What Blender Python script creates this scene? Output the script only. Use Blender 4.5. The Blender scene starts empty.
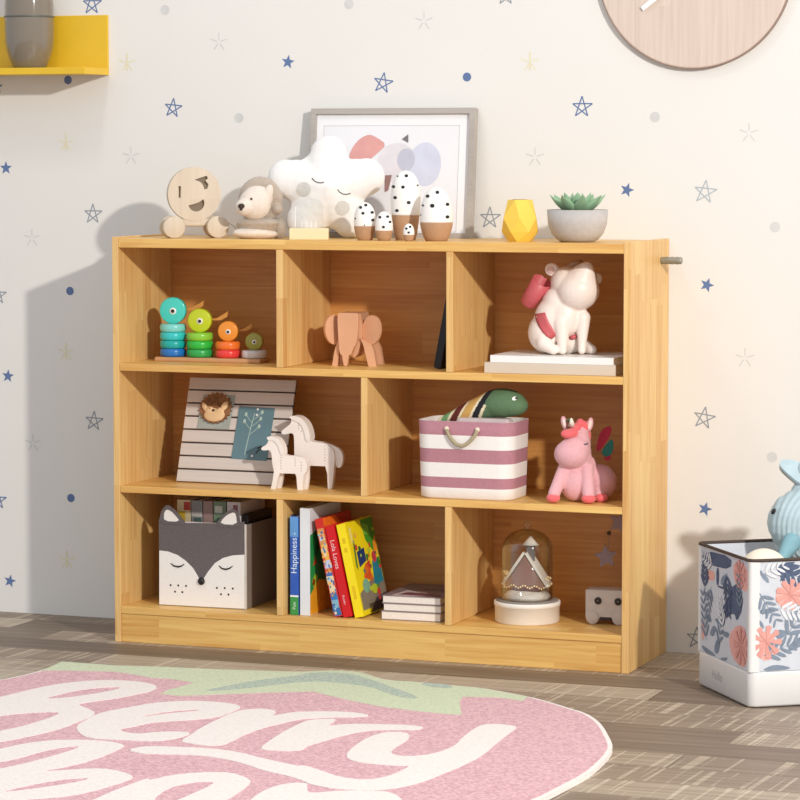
import bpy, bmesh, math, random
from math import sin, cos, pi, radians
from mathutils import Vector, Matrix, Euler
from mathutils.bvhtree import BVHTree
from mathutils.geometry import tessellate_polygon

random.seed(4)
SC = bpy.context.scene
COL = SC.collection

# ------------------------------------------------------------------ camera
cam = bpy.data.cameras.new('camera')
cam.sensor_width = 36.0
cam.lens = 2983.82 / 800 * 36
cam.clip_end = 60
camo = bpy.data.objects.new('camera', cam)
COL.objects.link(camo)
YAW, PITCH = 0.3586, -0.0828
fw = Vector((-sin(YAW) * cos(PITCH), cos(YAW) * cos(PITCH), sin(PITCH)))
rt = Vector((cos(YAW), sin(YAW), 0))
up = rt.cross(fw)
camo.matrix_world = Matrix(((rt.x, up.x, -fw.x, 2.936), (rt.y, up.y, -fw.y, -6.0044), (rt.z, up.z, -fw.z, 1.0978), (0, 0, 0, 1)))
SC.camera = camo

# ------------------------------------------------------------------ world, lights, exposure
w = bpy.data.worlds.new('world')
SC.world = w
w.use_nodes = True
w.node_tree.nodes['Background'].inputs['Color'].default_value = (0.90, 0.96, 1.04, 1)
w.node_tree.nodes['Background'].inputs['Strength'].default_value = 0.74


def area_light(name, loc, target, size, power, color):
    l = bpy.data.lights.new(name, 'AREA')
    l.shape = 'DISK'
    l.size = size
    l.energy = power
    l.color = color
    o = bpy.data.objects.new(name, l)
    o.location = loc
    d = Vector(target) - Vector(loc)
    o.rotation_euler = d.to_track_quat('-Z', 'Y').to_euler()
    COL.objects.link(o)
    return o


area_light('window_sunlight', (4.87, -3.9, 2.74), (0.5, 0.3, 0.7), 0.20, 270, (1.0, 0.96, 0.90))
area_light('ceiling_lamp', (0.1, -1.1, 3.3), (0.3, 0.2, 0.6), 0.35, 9, (1.0, 0.97, 0.93))

SC.view_settings.view_transform = 'Standard'
SC.view_settings.look = 'None'
SC.view_settings.gamma = 1
SC.view_settings.use_curve_mapping = False
SC.view_settings.exposure = 0.0


# ------------------------------------------------------------------ materials
def lin(c):
    return tuple((x / 12.92 if x <= 0.04045 else ((x + 0.055) / 1.055) ** 2.4) for x in (v / 255 for v in c))


MATS = {}


def newmat(name):
    m = bpy.data.materials.new(name)
    m.use_nodes = True
    return m, m.node_tree, m.node_tree.nodes['Principled BSDF']


def plain(name, rgb, rough=0.6, var=0.06, scale=40, bump=0.0, sheen=0.0, metal=0.0, trans=0.0, ior=1.45, coat=0.0, bscale=None):
    if name in MATS:
        return MATS[name]
    m, nt, b = newmat(name)
    c = lin(rgb)
    tc = nt.nodes.new('ShaderNodeTexCoord')
    n = nt.nodes.new('ShaderNodeTexNoise')
    n.inputs['Scale'].default_value = scale
    n.inputs['Detail'].default_value = 4
    nt.links.new(tc.outputs['Object'], n.inputs['Vector'])
    r = nt.nodes.new('ShaderNodeValToRGB')
    r.color_ramp.elements[0].position = 0.3
    r.color_ramp.elements[1].position = 0.7
    r.color_ramp.elements[0].color = tuple(max(0, x * (1 - var)) for x in c) + (1,)
    r.color_ramp.elements[1].color = tuple(min(1, x * (1 + var)) for x in c) + (1,)
    nt.links.new(n.outputs['Fac'], r.inputs['Fac'])
    nt.links.new(r.outputs['Color'], b.inputs['Base Color'])
    b.inputs['Roughness'].default_value = rough
    b.inputs['Metallic'].default_value = metal
    b.inputs['Transmission Weight'].default_value = trans
    b.inputs['IOR'].default_value = ior
    b.inputs['Sheen Weight'].default_value = sheen
    b.inputs['Coat Weight'].default_value = coat
    if bump:
        n2 = nt.nodes.new('ShaderNodeTexNoise')
        n2.inputs['Scale'].default_value = bscale or scale * 6
        n2.inputs['Detail'].default_value = 3
        nt.links.new(tc.outputs['Object'], n2.inputs['Vector'])
        bp = nt.nodes.new('ShaderNodeBump')
        bp.inputs['Strength'].default_value = bump
        bp.inputs['Distance'].default_value = 0.002
        nt.links.new(n2.outputs['Fac'], bp.inputs['Height'])
        nt.links.new(bp.outputs['Normal'], b.inputs['Normal'])
    MATS[name] = m
    return m


def mnode(nt, op, a, b=None):
    n = nt.nodes.new('ShaderNodeMath')
    n.operation = op
    for i, v in enumerate((a, b)):
        if v is None:
            continue
        if isinstance(v, (int, float)):
            n.inputs[i].default_value = v
        else:
            nt.links.new(v, n.inputs[i])
    return n.outputs[0]


def wood(name, c1, c2, axis='X', stave=0.042, length=0.34, rough=0.42, grain=0.33, tone=1.0):
    """finger-jointed solid wood: staves running along one axis"""
    if name in MATS:
        return MATS[name]
    m, nt, b = newmat(name)
    L = nt.links.new
    tc = nt.nodes.new('ShaderNodeTexCoord')
    sp = nt.nodes.new('ShaderNodeSeparateXYZ')
    L(tc.outputs['Object'], sp.inputs[0])
    x, y, z = sp.outputs
    if axis == 'X':
        u, v = x, mnode(nt, 'ADD', y, z)
    elif axis == 'Z':
        u, v = z, mnode(nt, 'ADD', x, y)
    else:
        u, v = y, mnode(nt, 'ADD', x, z)
    row = mnode(nt, 'FLOOR', mnode(nt, 'DIVIDE', mnode(nt, 'ADD', v, 3.007), stave))
    wn = nt.nodes.new('ShaderNodeTexWhiteNoise')
    wn.noise_dimensions = '1D'
    L(row, wn.inputs['W'])
    cell = mnode(nt, 'FLOOR', mnode(nt, 'ADD', mnode(nt, 'DIVIDE', u, length), mnode(nt, 'MULTIPLY', wn.outputs['Value'], 7.3)))
    wn2 = nt.nodes.new('ShaderNodeTexWhiteNoise')
    wn2.noise_dimensions = '2D'
    cv = nt.nodes.new('ShaderNodeCombineXYZ')
    L(row, cv.inputs[0])
    L(cell, cv.inputs[1])
    L(cv.outputs[0], wn2.inputs['Vector'])
    g = nt.nodes.new('ShaderNodeCombineXYZ')
    L(mnode(nt, 'MULTIPLY', u, 5.0), g.inputs[0])
    L(mnode(nt, 'MULTIPLY', v, 130.0), g.inputs[1])
    L(mnode(nt, 'MULTIPLY', wn2.outputs['Value'], 31.0), g.inputs[2])
    no = nt.nodes.new('ShaderNodeTexNoise')
    no.inputs['Scale'].default_value = 1.0
    no.inputs['Detail'].default_value = 5
    no.inputs['Distortion'].default_value = 0.6
    L(g.outputs[0], no.inputs['Vector'])
    f = mnode(nt, 'ADD', mnode(nt, 'MULTIPLY', wn2.outputs['Value'], tone * 0.42), mnode(nt, 'MULTIPLY', mnode(nt, 'SUBTRACT', no.outputs['Fac'], 0.5), grain * 4))
    f = mnode(nt, 'ADD', f, 0.3)
    r = nt.nodes.new('ShaderNodeValToRGB')
    r.color_ramp.elements[0].color = lin(c1) + (1,)
    r.color_ramp.elements[1].color = lin(c2) + (1,)
    L(f, r.inputs['Fac'])
    L(r.outputs['Color'], b.inputs['Base Color'])
    b.inputs['Roughness'].default_value = rough
    bp = nt.nodes.new('ShaderNodeBump')
    bp.inputs['Strength'].default_value = 0.08
    bp.inputs['Distance'].default_value = 0.001
    L(no.outputs['Fac'], bp.inputs['Height'])
    L(bp.outputs['Normal'], b.inputs['Normal'])
    MATS[name] = m
    return m


def thin_glass(name, tint, gloss=0.12):
    """thin clear glass: lets light straight through, with mirror reflections"""
    m = bpy.data.materials.new(name)
    m.use_nodes = True
    nt = m.node_tree
    nt.nodes.remove(nt.nodes['Principled BSDF'])
    t = nt.nodes.new('ShaderNodeBsdfTransparent')
    t.inputs['Color'].default_value = tint + (1,)
    g = nt.nodes.new('ShaderNodeBsdfGlossy')
    g.inputs['Roughness'].default_value = 0.03
    lw = nt.nodes.new('ShaderNodeLayerWeight')
    lw.inputs['Blend'].default_value = gloss
    mx = nt.nodes.new('ShaderNodeMixShader')
    nt.links.new(lw.outputs['Facing'], mx.inputs[0])
    nt.links.new(t.outputs[0], mx.inputs[1])
    nt.links.new(g.outputs[0], mx.inputs[2])
    nt.links.new(mx.outputs[0], nt.nodes['Material Output'].inputs['Surface'])
    return m


# ------------------------------------------------------------------ mesh helpers
class MB:
    """collects shapes; build() links them as ONE mesh object"""

    def __init__(s):
        s.bm = bmesh.new()
        s.mats = []
        s.mi = 0

    def mat(s, m):
        if m not in s.mats:
            s.mats.append(m)
        s.mi = s.mats.index(m)
        return s

    def face(s, vs, smooth=False):
        try:
            f = s.bm.faces.new(vs)
        except ValueError:
            return None
        f.material_index = s.mi
        f.smooth = smooth
        return f

    def box(s, lo, hi, bev=0.0, M=None, seg=2):
        t = bmesh.new()
        bmesh.ops.create_cube(t, size=1)
        c = [(a + b) / 2 for a, b in zip(lo, hi)]
        d = [abs(b - a) for a, b in zip(lo, hi)]
        for v in t.verts:
            v.co = Vector((c[0] + v.co.x * d[0], c[1] + v.co.y * d[1], c[2] + v.co.z * d[2]))
        if bev:
            bmesh.ops.bevel(t, geom=list(t.edges), offset=bev, segments=seg, affect='EDGES', profile=0.5)
        return s.add(t, M)

    def add(s, t, M=None, smooth=None):
        mp = {}
        for v in t.verts:
            mp[v] = s.bm.verts.new(M @ v.co if M else v.co)
        for f in t.faces:
            nf = s.face([mp[v] for v in f.verts], f.smooth if smooth is None else smooth)
        t.free()
        return s

    def add_mesh(s, me, M=None, smooth=False):
        vs = [s.bm.verts.new(M @ v.co if M else v.co) for v in me.vertices]
        for p in me.polygons:
            s.face([vs[i] for i in p.vertices], smooth)
        return s

    def lathe(s, prof, seg=40, M=None, smooth=True, mats=None):
        M = M or Matrix()
        rings = []
        for r, z in prof:
            if r < 1e-6:
                rings.append([s.bm.verts.new(M @ Vector((0, 0, z)))])
            else:
                rings.append([s.bm.verts.new(M @ Vector((r * cos(2 * pi * i / seg), r * sin(2 * pi * i / seg), z))) for i in range(seg)])
        for k, (a, b) in enumerate(zip(rings, rings[1:])):
            if mats:
                s.mat(mats[k])
            for i in range(seg):
                j = (i + 1) % seg
                if len(a) == 1 and len(b) == 1:
                    continue
                if len(a) == 1:
                    s.face([a[0], b[j], b[i]], smooth)
                elif len(b) == 1:
                    s.face([a[i], a[j], b[0]], smooth)
                else:
                    s.face([a[i], a[j], b[j], b[i]], smooth)
        return s

    def ell(s, c, r, rot=(0, 0, 0), seg=28, M=None):
        t = bmesh.new()
        bmesh.ops.create_uvsphere(t, u_segments=seg, v_segments=seg // 2, radius=1)
        K = Matrix.Translation(c) @ Euler(rot).to_matrix().to_4x4() @ Matrix.Diagonal((r[0], r[1], r[2], 1))
        return s.add(t, (M @ K) if M else K, True)

    def cyl(s, p0, p1, r0, r1=None, seg=24, smooth=True, bev=0.0):
        r1 = r0 if r1 is None else r1
        p0, p1 = Vector(p0), Vector(p1)
        d = p1 - p0
        h = d.length
        M = Matrix.Translation(p0) @ d.to_track_quat('Z', 'Y').to_matrix().to_4x4()
        if bev:
            pr = [(0, 0), (r0 - bev, 0), (r0 - bev * .3, bev * .3), (r0, bev), (r1, h - bev), (r1 - bev * .3, h - bev * .3), (r1 - bev, h), (0, h)]
        else:
            pr = [(0, 0), (r0, 0), (r1, h), (0, h)]
        return s.lathe(pr, seg, M, smooth and bool(bev) or smooth)

    def tube(s, pts, r, seg=8, closed=False, flat=None):
        pts = [Vector(p) for p in pts]
        n = len(pts)
        rings = []
        pn = None
        for i, p in enumerate(pts):
            a = pts[i - 1] if (i or closed) else p
            b = pts[(i + 1) % n] if (i < n - 1 or closed) else p
            t = (b - a).normalized()
            if pn is None:
                q = t.orthogonal().normalized()
            else:
                q = (pn - t * pn.dot(t)).normalized()
            pn = q
            o = t.cross(q)
            rr = r[i] if isinstance(r, (list, tuple)) else r
            rings.append([s.bm.verts.new(p + (q * cos(2 * pi * k / seg) + o * sin(2 * pi * k / seg)) * rr) for k in range(seg)])
        m = n if closed else n - 1
        for i in range(m):
            a, b = rings[i], rings[(i + 1) % n]
            for k in range(seg):
                s.face([a[k], a[(k + 1) % seg], b[(k + 1) % seg], b[k]], True)
        if not closed:
            s.face(rings[0][::-1])
            s.face(rings[-1])
        return s

    def plate(s, outer, holes=(), th=0.01, M=None, side_smooth=False):
        """2-D outline (x,z) with holes, front at y=0, back at y=th"""
        M = M or Matrix()
        loops = [list(outer)] + [list(h) for h in holes]
        flat = [p for l in loops for p in l]
        tris = tessellate_polygon([[Vector((p[0], p[1], 0)) for p in l] for l in loops])
        F = [s.bm.verts.new(M @ Vector((p[0], 0, p[1]))) for p in flat]
        if th == 0:
            for t in tris:
                s.face([F[i] for i in t])
            return s
        K = [s.bm.verts.new(M @ Vector((p[0], th, p[1]))) for p in flat]
        for t in tris:
            s.face([F[i] for i in t])
            s.face([K[i] for i in reversed(t)])
        o = 0
        for l in loops:
            n = len(l)
            for i in range(n):
                j = (i + 1) % n
                s.face([F[o + i], K[o + i], K[o + j], F[o + j]], side_smooth)
            o += n
        return s

    def poly(s, pts3):
        return s.face([s.bm.verts.new(p) for p in pts3])

    def disc(s, c, r, n=16, axis='Y'):
        if axis == 'Y':
            return s.poly([(c[0] + r * cos(2 * pi * i / n), c[1], c[2] + r * sin(2 * pi * i / n)) for i in range(n)])
        return s.poly([(c[0] + r * cos(2 * pi * i / n), c[1] + r * sin(2 * pi * i / n), c[2]) for i in range(n)])

    def build(s, name, m=None, parent=None, loc=None, rot=None, fix=True):
        if m is not None and not s.mats:
            s.mats = [m]
        me = bpy.data.meshes.new(name)
        if fix:
            bmesh.ops.recalc_face_normals(s.bm, faces=list(s.bm.faces))
        s.bm.to_mesh(me)
        s.bm.free()
        for mm in s.mats:
            me.materials.append(mm)
        o = bpy.data.objects.new(name, me)
        COL.objects.link(o)
        if parent:
            o.parent = parent
        if loc is not None:
            o.location = loc
        if rot is not None:
            o.rotation_euler = rot
        return o


def tag(o, label=None, cat=None, group=None, kind=None):
    if label:
        o['label'] = label
    if cat:
        o['category'] = cat
    if group:
        o['group'] = group
    if kind:
        o['kind'] = kind
    return o


def thing(name, label, cat, loc=(0, 0, 0), rot=(0, 0, 0), group=None):
    o = bpy.data.objects.new(name, None)
    COL.objects.link(o)
    o.empty_display_size = 0.02
    o.location = loc
    o.rotation_euler = rot
    return tag(o, label, cat, group)


def rrect(x0, x1, y0, y1, r, n=5):
    pts = []
    for cx, cy, a in ((x1 - r, y1 - r, 0), (x0 + r, y1 - r, 90), (x0 + r, y0 + r, 180), (x1 - r, y0 + r, 270)):
        for i in range(n + 1):
            t = radians(a + 90 * i / n)
            pts.append((cx + r * cos(t), cy + r * sin(t)))
    return pts


def circ(cx, cy, rx, ry=None, n=28, a0=0, a1=360):
    ry = rx if ry is None else ry
    full = abs(a1 - a0) >= 360
    m = n if full else n + 1
    return [(cx + rx * cos(radians(a0 + (a1 - a0) * i / n)), cy + ry * sin(radians(a0 + (a1 - a0) * i / n))) for i in range(m)]


def smooth2d(pts, it=2):
    for _ in range(it):
        q = []
        n = len(pts)
        for i in range(n):
            a, b = pts[i], pts[(i + 1) % n]
            q += [(a[0] * .75 + b[0] * .25, a[1] * .75 + b[1] * .25), (a[0] * .25 + b[0] * .75, a[1] * .25 + b[1] * .75)]
        pts = q
    return pts


def organic(blobs, voxel=0.003, smooth=6):
    """one continuous skin over overlapping blobs; returns a mesh"""
    mb = MB()
    for b in blobs:
        if b[0] == 'e':
            mb.ell(b[1], b[2], b[3] if len(b) > 3 else (0, 0, 0), 24)
        else:
            p0, p1, r0, r1 = Vector(b[1]), Vector(b[2]), b[3], b[4]
            n = max(3, int((p1 - p0).length / (min(r0, r1) * .45)))
            for i in range(n + 1):
                t = i / n
                rr = r0 + (r1 - r0) * t
                mb.ell(p0.lerp(p1, t), (rr, rr, rr), (0, 0, 0), 16)
    o = mb.build('blob', plain('tmp', (200, 200, 200)))
    md = o.modifiers.new('r', 'REMESH')
    md.mode = 'VOXEL'
    md.voxel_size = voxel
    ms = o.modifiers.new('s', 'SMOOTH')
    ms.iterations = smooth
    ms.factor = 0.5
    dg = bpy.context.evaluated_depsgraph_get()
    me = bpy.data.meshes.new_from_object(o.evaluated_get(dg))
    old = o.data
    bpy.data.objects.remove(o)
    bpy.data.meshes.remove(old)
    me.materials.clear()
    for p in me.polygons:
        p.use_smooth = True
    return me


def mesh_obj(name, me, m, parent):
    me.name = name
    me.materials.append(m)
    o = bpy.data.objects.new(name, me)
    COL.objects.link(o)
    o.parent = parent
    return o


def bvh_of(me):
    return BVHTree.FromPolygons([v.co.copy() for v in me.vertices], [tuple(p.vertices) for p in me.polygons])


def shoot(bvh, x, z, off=0.0008, y0=-1.0):
    h = bvh.ray_cast(Vector((x, y0, z)), Vector((0, 1, 0)))
    return (h[0] + h[1] * off) if h[0] else None


def decal_disc(mb, bvh, x, z, rx, rz=None, off=0.0007, n=18, rings=3):
    rz = rz or rx
    c = shoot(bvh, x, z, off)
    if c is None:
        return
    prev = [mb.bm.verts.new(c)]
    for k in range(1, rings + 1):
        cur = []
        for i in range(n):
            t = 2 * pi * i / n
            p = shoot(bvh, x + rx * k / rings * cos(t), z + rz * k / rings * sin(t), off)
            if p is None:
                return
            cur.append(mb.bm.verts.new(p))
        for i in range(n):
            j = (i + 1) % n
            if k == 1:
                mb.face([prev[0], cur[i], cur[j]], True)
            else:
                mb.face([prev[i], cur[i], cur[j], prev[j]], True)
        prev = cur


def decal_line(mb, bvh, pts, r, off=0.0004):
    q = [shoot(bvh, x, z, off) for x, z in pts]
    q = [p for p in q if p is not None]
    if len(q) > 1:
        mb.tube(q, r, 6)


def text_mesh(txt, size, extrude=0.0, align='CENTER'):
    cu = bpy.data.curves.new('t', 'FONT')
    cu.body = txt
    cu.size = size
    cu.extrude = extrude
    cu.align_x = align
    cu.align_y = 'CENTER'
    o = bpy.data.objects.new('t', cu)
    COL.objects.link(o)
    dg = bpy.context.evaluated_depsgraph_get()
    me = bpy.data.meshes.new_from_object(o.evaluated_get(dg))
    bpy.data.objects.remove(o)
    return me


def basis(ax, ay, az, o=(0, 0, 0)):
    return Matrix(((ax[0], ay[0], az[0], o[0]), (ax[1], ay[1], az[1], o[1]), (ax[2], ay[2], az[2], o[2]), (0, 0, 0, 1)))


# ---- traced outlines (metres)
RUG_OUTLINE = [(0.0187, -0.5788), (0.0352, -0.522), (0.0463, -0.4535), (0.0387, -0.3372), (0.167, -0.3426), (0.2619, -0.3203), (0.3936, -0.3037), (0.5634, -0.2726), (0.5981, -0.2466), (0.6357, -0.2273), (0.6814, -0.2284), (0.7344, -0.2727), (0.7665, -0.2986), (0.8404, -0.2959), (0.933, -0.3107), (0.9826, -0.3165), (1.0409, -0.3431), (1.1074, -0.3776), (1.1654, -0.4212), (1.2142, -0.4647), (1.2609, -0.5033), (1.2999, -0.5613), (1.3299, -0.6188), (1.3702, -0.7143), (1.3962, -0.7793), (1.4094, -0.8239), (1.4208, -0.8972), (1.4287, -0.9883), (1.4311, -1.0604), (1.4255, -1.1425), (1.4201, -1.2222), (1.414, -1.2752), (1.3944, -1.397), (1.3431, -1.5717), (1.2583, -1.75), (1.1254, -1.9111), (0.9372, -2.0087), (0.7009, -2.0152), (0.4535, -1.9276), (0.2073, -1.7441), (0.0163, -1.5084), (-0.0919, -1.2561), (-0.1267, -0.9673), (-0.0728, -0.7485)]
RUG_WHITE = [([(0.0729, -0.9263), (0.1162, -0.7609), (0.1275, -0.6974), (0.1477, -0.605), (0.1842, -0.5418), (0.2349, -0.5053), (0.2923, -0.5013), (0.3361, -0.5171), (0.3643, -0.5483), (0.3723, -0.5937), (0.3621, -0.6286), (0.3438, -0.6826), (0.3155, -0.7329), (0.2929, -0.7759), (0.3361, -0.8097), (0.3695, -0.8419), (0.3816, -0.888), (0.38, -0.932), (0.3822, -0.9952), (0.3677, -1.0736), (0.3506, -1.1209), (0.3338, -1.1676), (0.2756, -1.2879)], [[(0.2111, -0.7371), (0.2196, -0.6748), (0.2371, -0.6202), (0.2766, -0.5812), (0.293, -0.5872), (0.2916, -0.6119), (0.2699, -0.6679), (0.2435, -0.7132)], [(0.1714, -1.0636), (0.2142, -0.9442), (0.2388, -0.9086), (0.2893, -0.8719), (0.306, -0.8944), (0.3036, -0.9499), (0.2959, -1.017), (0.2791, -1.0653), (0.238, -1.1833)]]), ([(0.3955, -0.9796), (0.3872, -0.9293), (0.3769, -0.8568), (0.3875, -0.8083), (0.4131, -0.7536), (0.4252, -0.7148), (0.4699, -0.6704), (0.5275, -0.6534), (0.5834, -0.6624), (0.6127, -0.6902), (0.615, -0.7343), (0.6111, -0.802), (0.5787, -0.8424), (0.5415, -0.8715), (0.5117, -0.8977), (0.5022, -0.9396), (0.4832, -0.9784), (0.5118, -1.003), (0.5415, -1.0043), (0.554, -0.9872), (0.5905, -0.959), (0.6297, -0.9589), (0.6294, -1.0164), (0.5997, -1.0579), (0.5703, -1.0648), (0.5168, -1.0728), (0.4691, -1.0765), (0.4256, -1.0312)], [[(0.4692, -0.8618), (0.4758, -0.8308), (0.4767, -0.8238), (0.4981, -0.7781), (0.5386, -0.745), (0.5437, -0.761), (0.5069, -0.797), (0.482, -0.835)]]), ([(0.6413, -1.0423), (0.6343, -0.9736), (0.6242, -0.915), (0.6188, -0.81), (0.6192, -0.7439), (0.6285, -0.7068), (0.6635, -0.6892), (0.6953, -0.7042), (0.7026, -0.7611), (0.718, -0.7179), (0.7361, -0.6956), (0.7379, -0.6949), (0.7903, -0.6686), (0.8468, -0.663), (0.8824, -0.685), (0.8676, -0.7059), (0.8134, -0.7262), (0.7791, -0.7543), (0.7719, -0.757), (0.7568, -0.7908), (0.7341, -0.8738), (0.7291, -0.9381), (0.7311, -0.9985), (0.7327, -1.0479), (0.704, -1.0646), (0.663, -1.0542)], []), ([(0.8057, -1.0502), (0.7936, -0.9751), (0.7842, -0.876), (0.7837, -0.7958), (0.7873, -0.7642), (0.8224, -0.7381), (0.8374, -0.7498), (0.8401, -0.813), (0.874, -0.7747), (0.9291, -0.7584), (0.9896, -0.7463), (1.0196, -0.7563), (1.0174, -0.7886), (0.9764, -0.7977), (0.9326, -0.8204), (0.9115, -0.8595), (0.8942, -0.9273), (0.8808, -0.9924), (0.8813, -1.0179), (0.8849, -1.0362), (0.8676, -1.0563), (0.8382, -1.0615), (0.8183, -1.0611)], []), ([(0.9731, -1.0458), (0.9599, -0.9727), (0.9534, -0.8848), (0.9642, -0.8293), (0.991, -0.8151), (1.0167, -0.8303), (1.0332, -0.8853), (1.0352, -0.9642), (1.0445, -1.0094), (1.0709, -1.0283), (1.1035, -1.0123), (1.1263, -0.969), (1.1321, -0.8982), (1.1178, -0.82), (1.11, -0.7125), (1.1207, -0.6813), (1.1582, -0.6786), (1.1838, -0.6916), (1.1869, -0.7393), (1.1938, -0.8345), (1.2088, -0.9748), (1.2044, -1.0665), (1.1985, -1.1176), (1.1845, -1.2328), (1.1532, -1.2966), (1.1209, -1.3173), (1.0667, -1.3291), (1.0096, -1.3071), (0.9906, -1.2879), (0.9518, -1.258), (0.886, -1.2284), (0.8389, -1.1908), (0.7877, -1.163), (0.7292, -1.1468), (0.6746, -1.1577), (0.6331, -1.1713), (0.6149, -1.1665), (0.5875, -1.1515), (0.5927, -1.1202), (0.6093, -1.1041), (0.6453, -1.0946), (0.72, -1.0823), (0.786, -1.0966), (0.8447, -1.1321), (0.9123, -1.1633), (0.9339, -1.1737), (0.9383, -1.161), (0.9818, -1.1925), (1.0367, -1.2352), (1.0882, -1.2425), (1.1154, -1.1967), (1.1188, -1.0952), (1.1006, -1.1075), (1.0636, -1.1103), (1.0239, -1.1065), (0.9929, -1.0861)], []), ([(0.3111, -1.3511), (0.3647, -1.2253), (0.3772, -1.1713), (0.4116, -1.1183), (0.4612, -1.0936), (0.52, -1.0877), (0.564, -1.1112), (0.5699, -1.1484), (0.569, -1.245), (0.5532, -1.3164), (0.5232, -1.3735), (0.5539, -1.3566), (0.5942, -1.3195), (0.6344, -1.3136), (0.6827, -1.3409), (0.7039, -1.3688), (0.6992, -1.4147), (0.6832, -1.4984), (0.6535, -1.5518), (0.5734, -1.6152), (0.498, -1.6845)], [[(0.3787, -1.4002), (0.4202, -1.329), (0.4371, -1.2849), (0.4458, -1.2241), (0.4631, -1.1786), (0.4829, -1.1613), (0.4885, -1.1886), (0.4794, -1.25), (0.4645, -1.3218), (0.445, -1.3754), (0.4037, -1.4455)], [(0.5449, -1.5332), (0.5697, -1.4633), (0.5968, -1.4179), (0.6271, -1.4012), (0.627, -1.4242), (0.5972, -1.4791), (0.555, -1.538)]]), ([(0.6992, -1.6415), (0.7156, -1.5784), (0.7151, -1.4865), (0.7215, -1.3976), (0.7267, -1.3603), (0.7371, -1.3741), (0.7519, -1.324), (0.7906, -1.2824), (0.84, -1.2639), (0.8832, -1.2927), (0.9094, -1.3272), (0.9193, -1.3929), (0.9257, -1.4582), (0.9257, -1.5405)], [[(0.8087, -1.502), (0.7973, -1.4214), (0.8124, -1.3723), (0.8427, -1.3557), (0.8515, -1.3751), (0.8493, -1.4532), (0.8469, -1.5044), (0.8413, -1.5477)]]), ([(0.9755, -1.5218), (0.9635, -1.4607), (0.9544, -1.3883), (0.9611, -1.334), (0.9788, -1.3047), (1.0017, -1.3014), (1.0048, -1.3089), (1.0263, -1.3613), (1.0403, -1.3731), (1.0773, -1.3371), (1.1412, -1.3131), (1.1709, -1.3242), (1.2045, -1.3703), (1.2276, -1.4273)], [])]
RUG_LEAF = [([(0.0502, -0.452), (0.0398, -0.3395), (0.167, -0.3426), (0.2634, -0.3236), (0.3961, -0.3093), (0.5657, -0.2782), (0.6004, -0.2523), (0.6376, -0.2319), (0.6816, -0.2348), (0.7346, -0.279), (0.7666, -0.3048), (0.8436, -0.3046), (0.9361, -0.3193), (0.9863, -0.3273), (1.0445, -0.3537), (1.1032, -0.3839), (1.1066, -0.4313), (1.0505, -0.4101), (0.9805, -0.4289), (0.9938, -0.4858), (1.0424, -0.6115), (1.0149, -0.6133), (0.9547, -0.607), (0.8628, -0.5851), (0.7838, -0.5457), (0.6754, -0.4801), (0.6363, -0.5019), (0.6002, -0.5202), (0.5148, -0.5761), (0.4459, -0.6185), (0.3989, -0.6124), (0.3968, -0.5604), (0.411, -0.4742), (0.345, -0.449), (0.3002, -0.4506), (0.2355, -0.4213), (0.1946, -0.4134), (0.0857, -0.4387)], [])]
RUG_TEAL = [([(0.4662, -0.5465), (0.4925, -0.4758), (0.5123, -0.4188), (0.5668, -0.3355), (0.5818, -0.3172), (0.5844, -0.2906), (0.6073, -0.2691), (0.6706, -0.2583), (0.7355, -0.3102), (0.803, -0.3716), (0.9029, -0.4661), (0.8955, -0.4922), (0.835, -0.4561), (0.7648, -0.386), (0.6946, -0.3754), (0.6474, -0.3682), (0.6094, -0.3949), (0.5838, -0.4293), (0.5299, -0.5105), (0.4822, -0.5525)], []), ([(0.8461, -0.3112), (0.8877, -0.3055), (0.9177, -0.3164), (0.9292, -0.3487), (0.9063, -0.3573), (0.8641, -0.3365)], [])]
STAR_LINE = [((-0.1936, 1.4422), 11, 'b', 0), ((0.0121, 1.2), 10, 'b', 0.1), ((0.5317, 1.2533), 10.5, 'b', 0.15), ((0.9995, 1.1971), 10.5, 'b', 0), ((1.279, 1.0122), 11.5, 't', 0.1), ((0.7867, 0.9521), 11, 's', 0), ((-0.1956, 0.9539), 10.5, 's', 0), ((-0.1976, 0.4668), 10.5, 's', 0.05), ((1.281, 0.5202), 11, 's', 0.15), ((-0.4484, 0.7598), 10, 's', 0), ((-0.4545, 0.269), 10, 'b', 0), ((0.8228, 1.4444), 10, 's', 0), ((1.2694, 0.0346), 11, 's', 0)]
STAR_FILL = [((0.3004, 1.3027), 0.15), ((1.1033, 1.0157), 0.3), ((1.2852, 0.8105), 0.35), ((1.285, 0.3205), 0.3), ((-0.4233, 1.0609), 0), ((-0.424, 0.5672), 0.1), ((-0.4247, 0.075), 0.2), ((-0.4449, 1.2518), 0)]
DOTS = [((0.7319, 1.265), 'b'), ((-0.2575, 0.7724), 'b'), ((-0.2599, 0.2817), 'b'), ((-0.2577, 1.2667), 'b'), ((-0.0066, 1.4253), 'g'), ((0.1783, 1.1764), 'g'), ((0.4498, 1.4311), 'g'), ((1.1656, 1.1746), 'g'), ((1.4346, 0.9377), 'g'), ((1.4333, 0.4401), 'g')]
TWINKLE = [((0.1291, 1.3501), 'g'), ((-0.0961, 1.0894), 'g'), ((0.6299, 1.3903), 'g'), ((0.8915, 1.0876), 'g'), ((1.3754, 1.1394), 'g'), ((1.3713, 0.6536), 'g'), ((-0.3563, 0.8961), 'g'), ((-0.3592, 0.4092), 'g'), ((-0.1046, 1.3047), 'y'), ((-0.2644, 1.1197), 'y'), ((0.8791, 1.2966), 'y'), ((-0.2695, 0.6281), 'y'), ((-0.272, 0.1331), 'y')]
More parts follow.
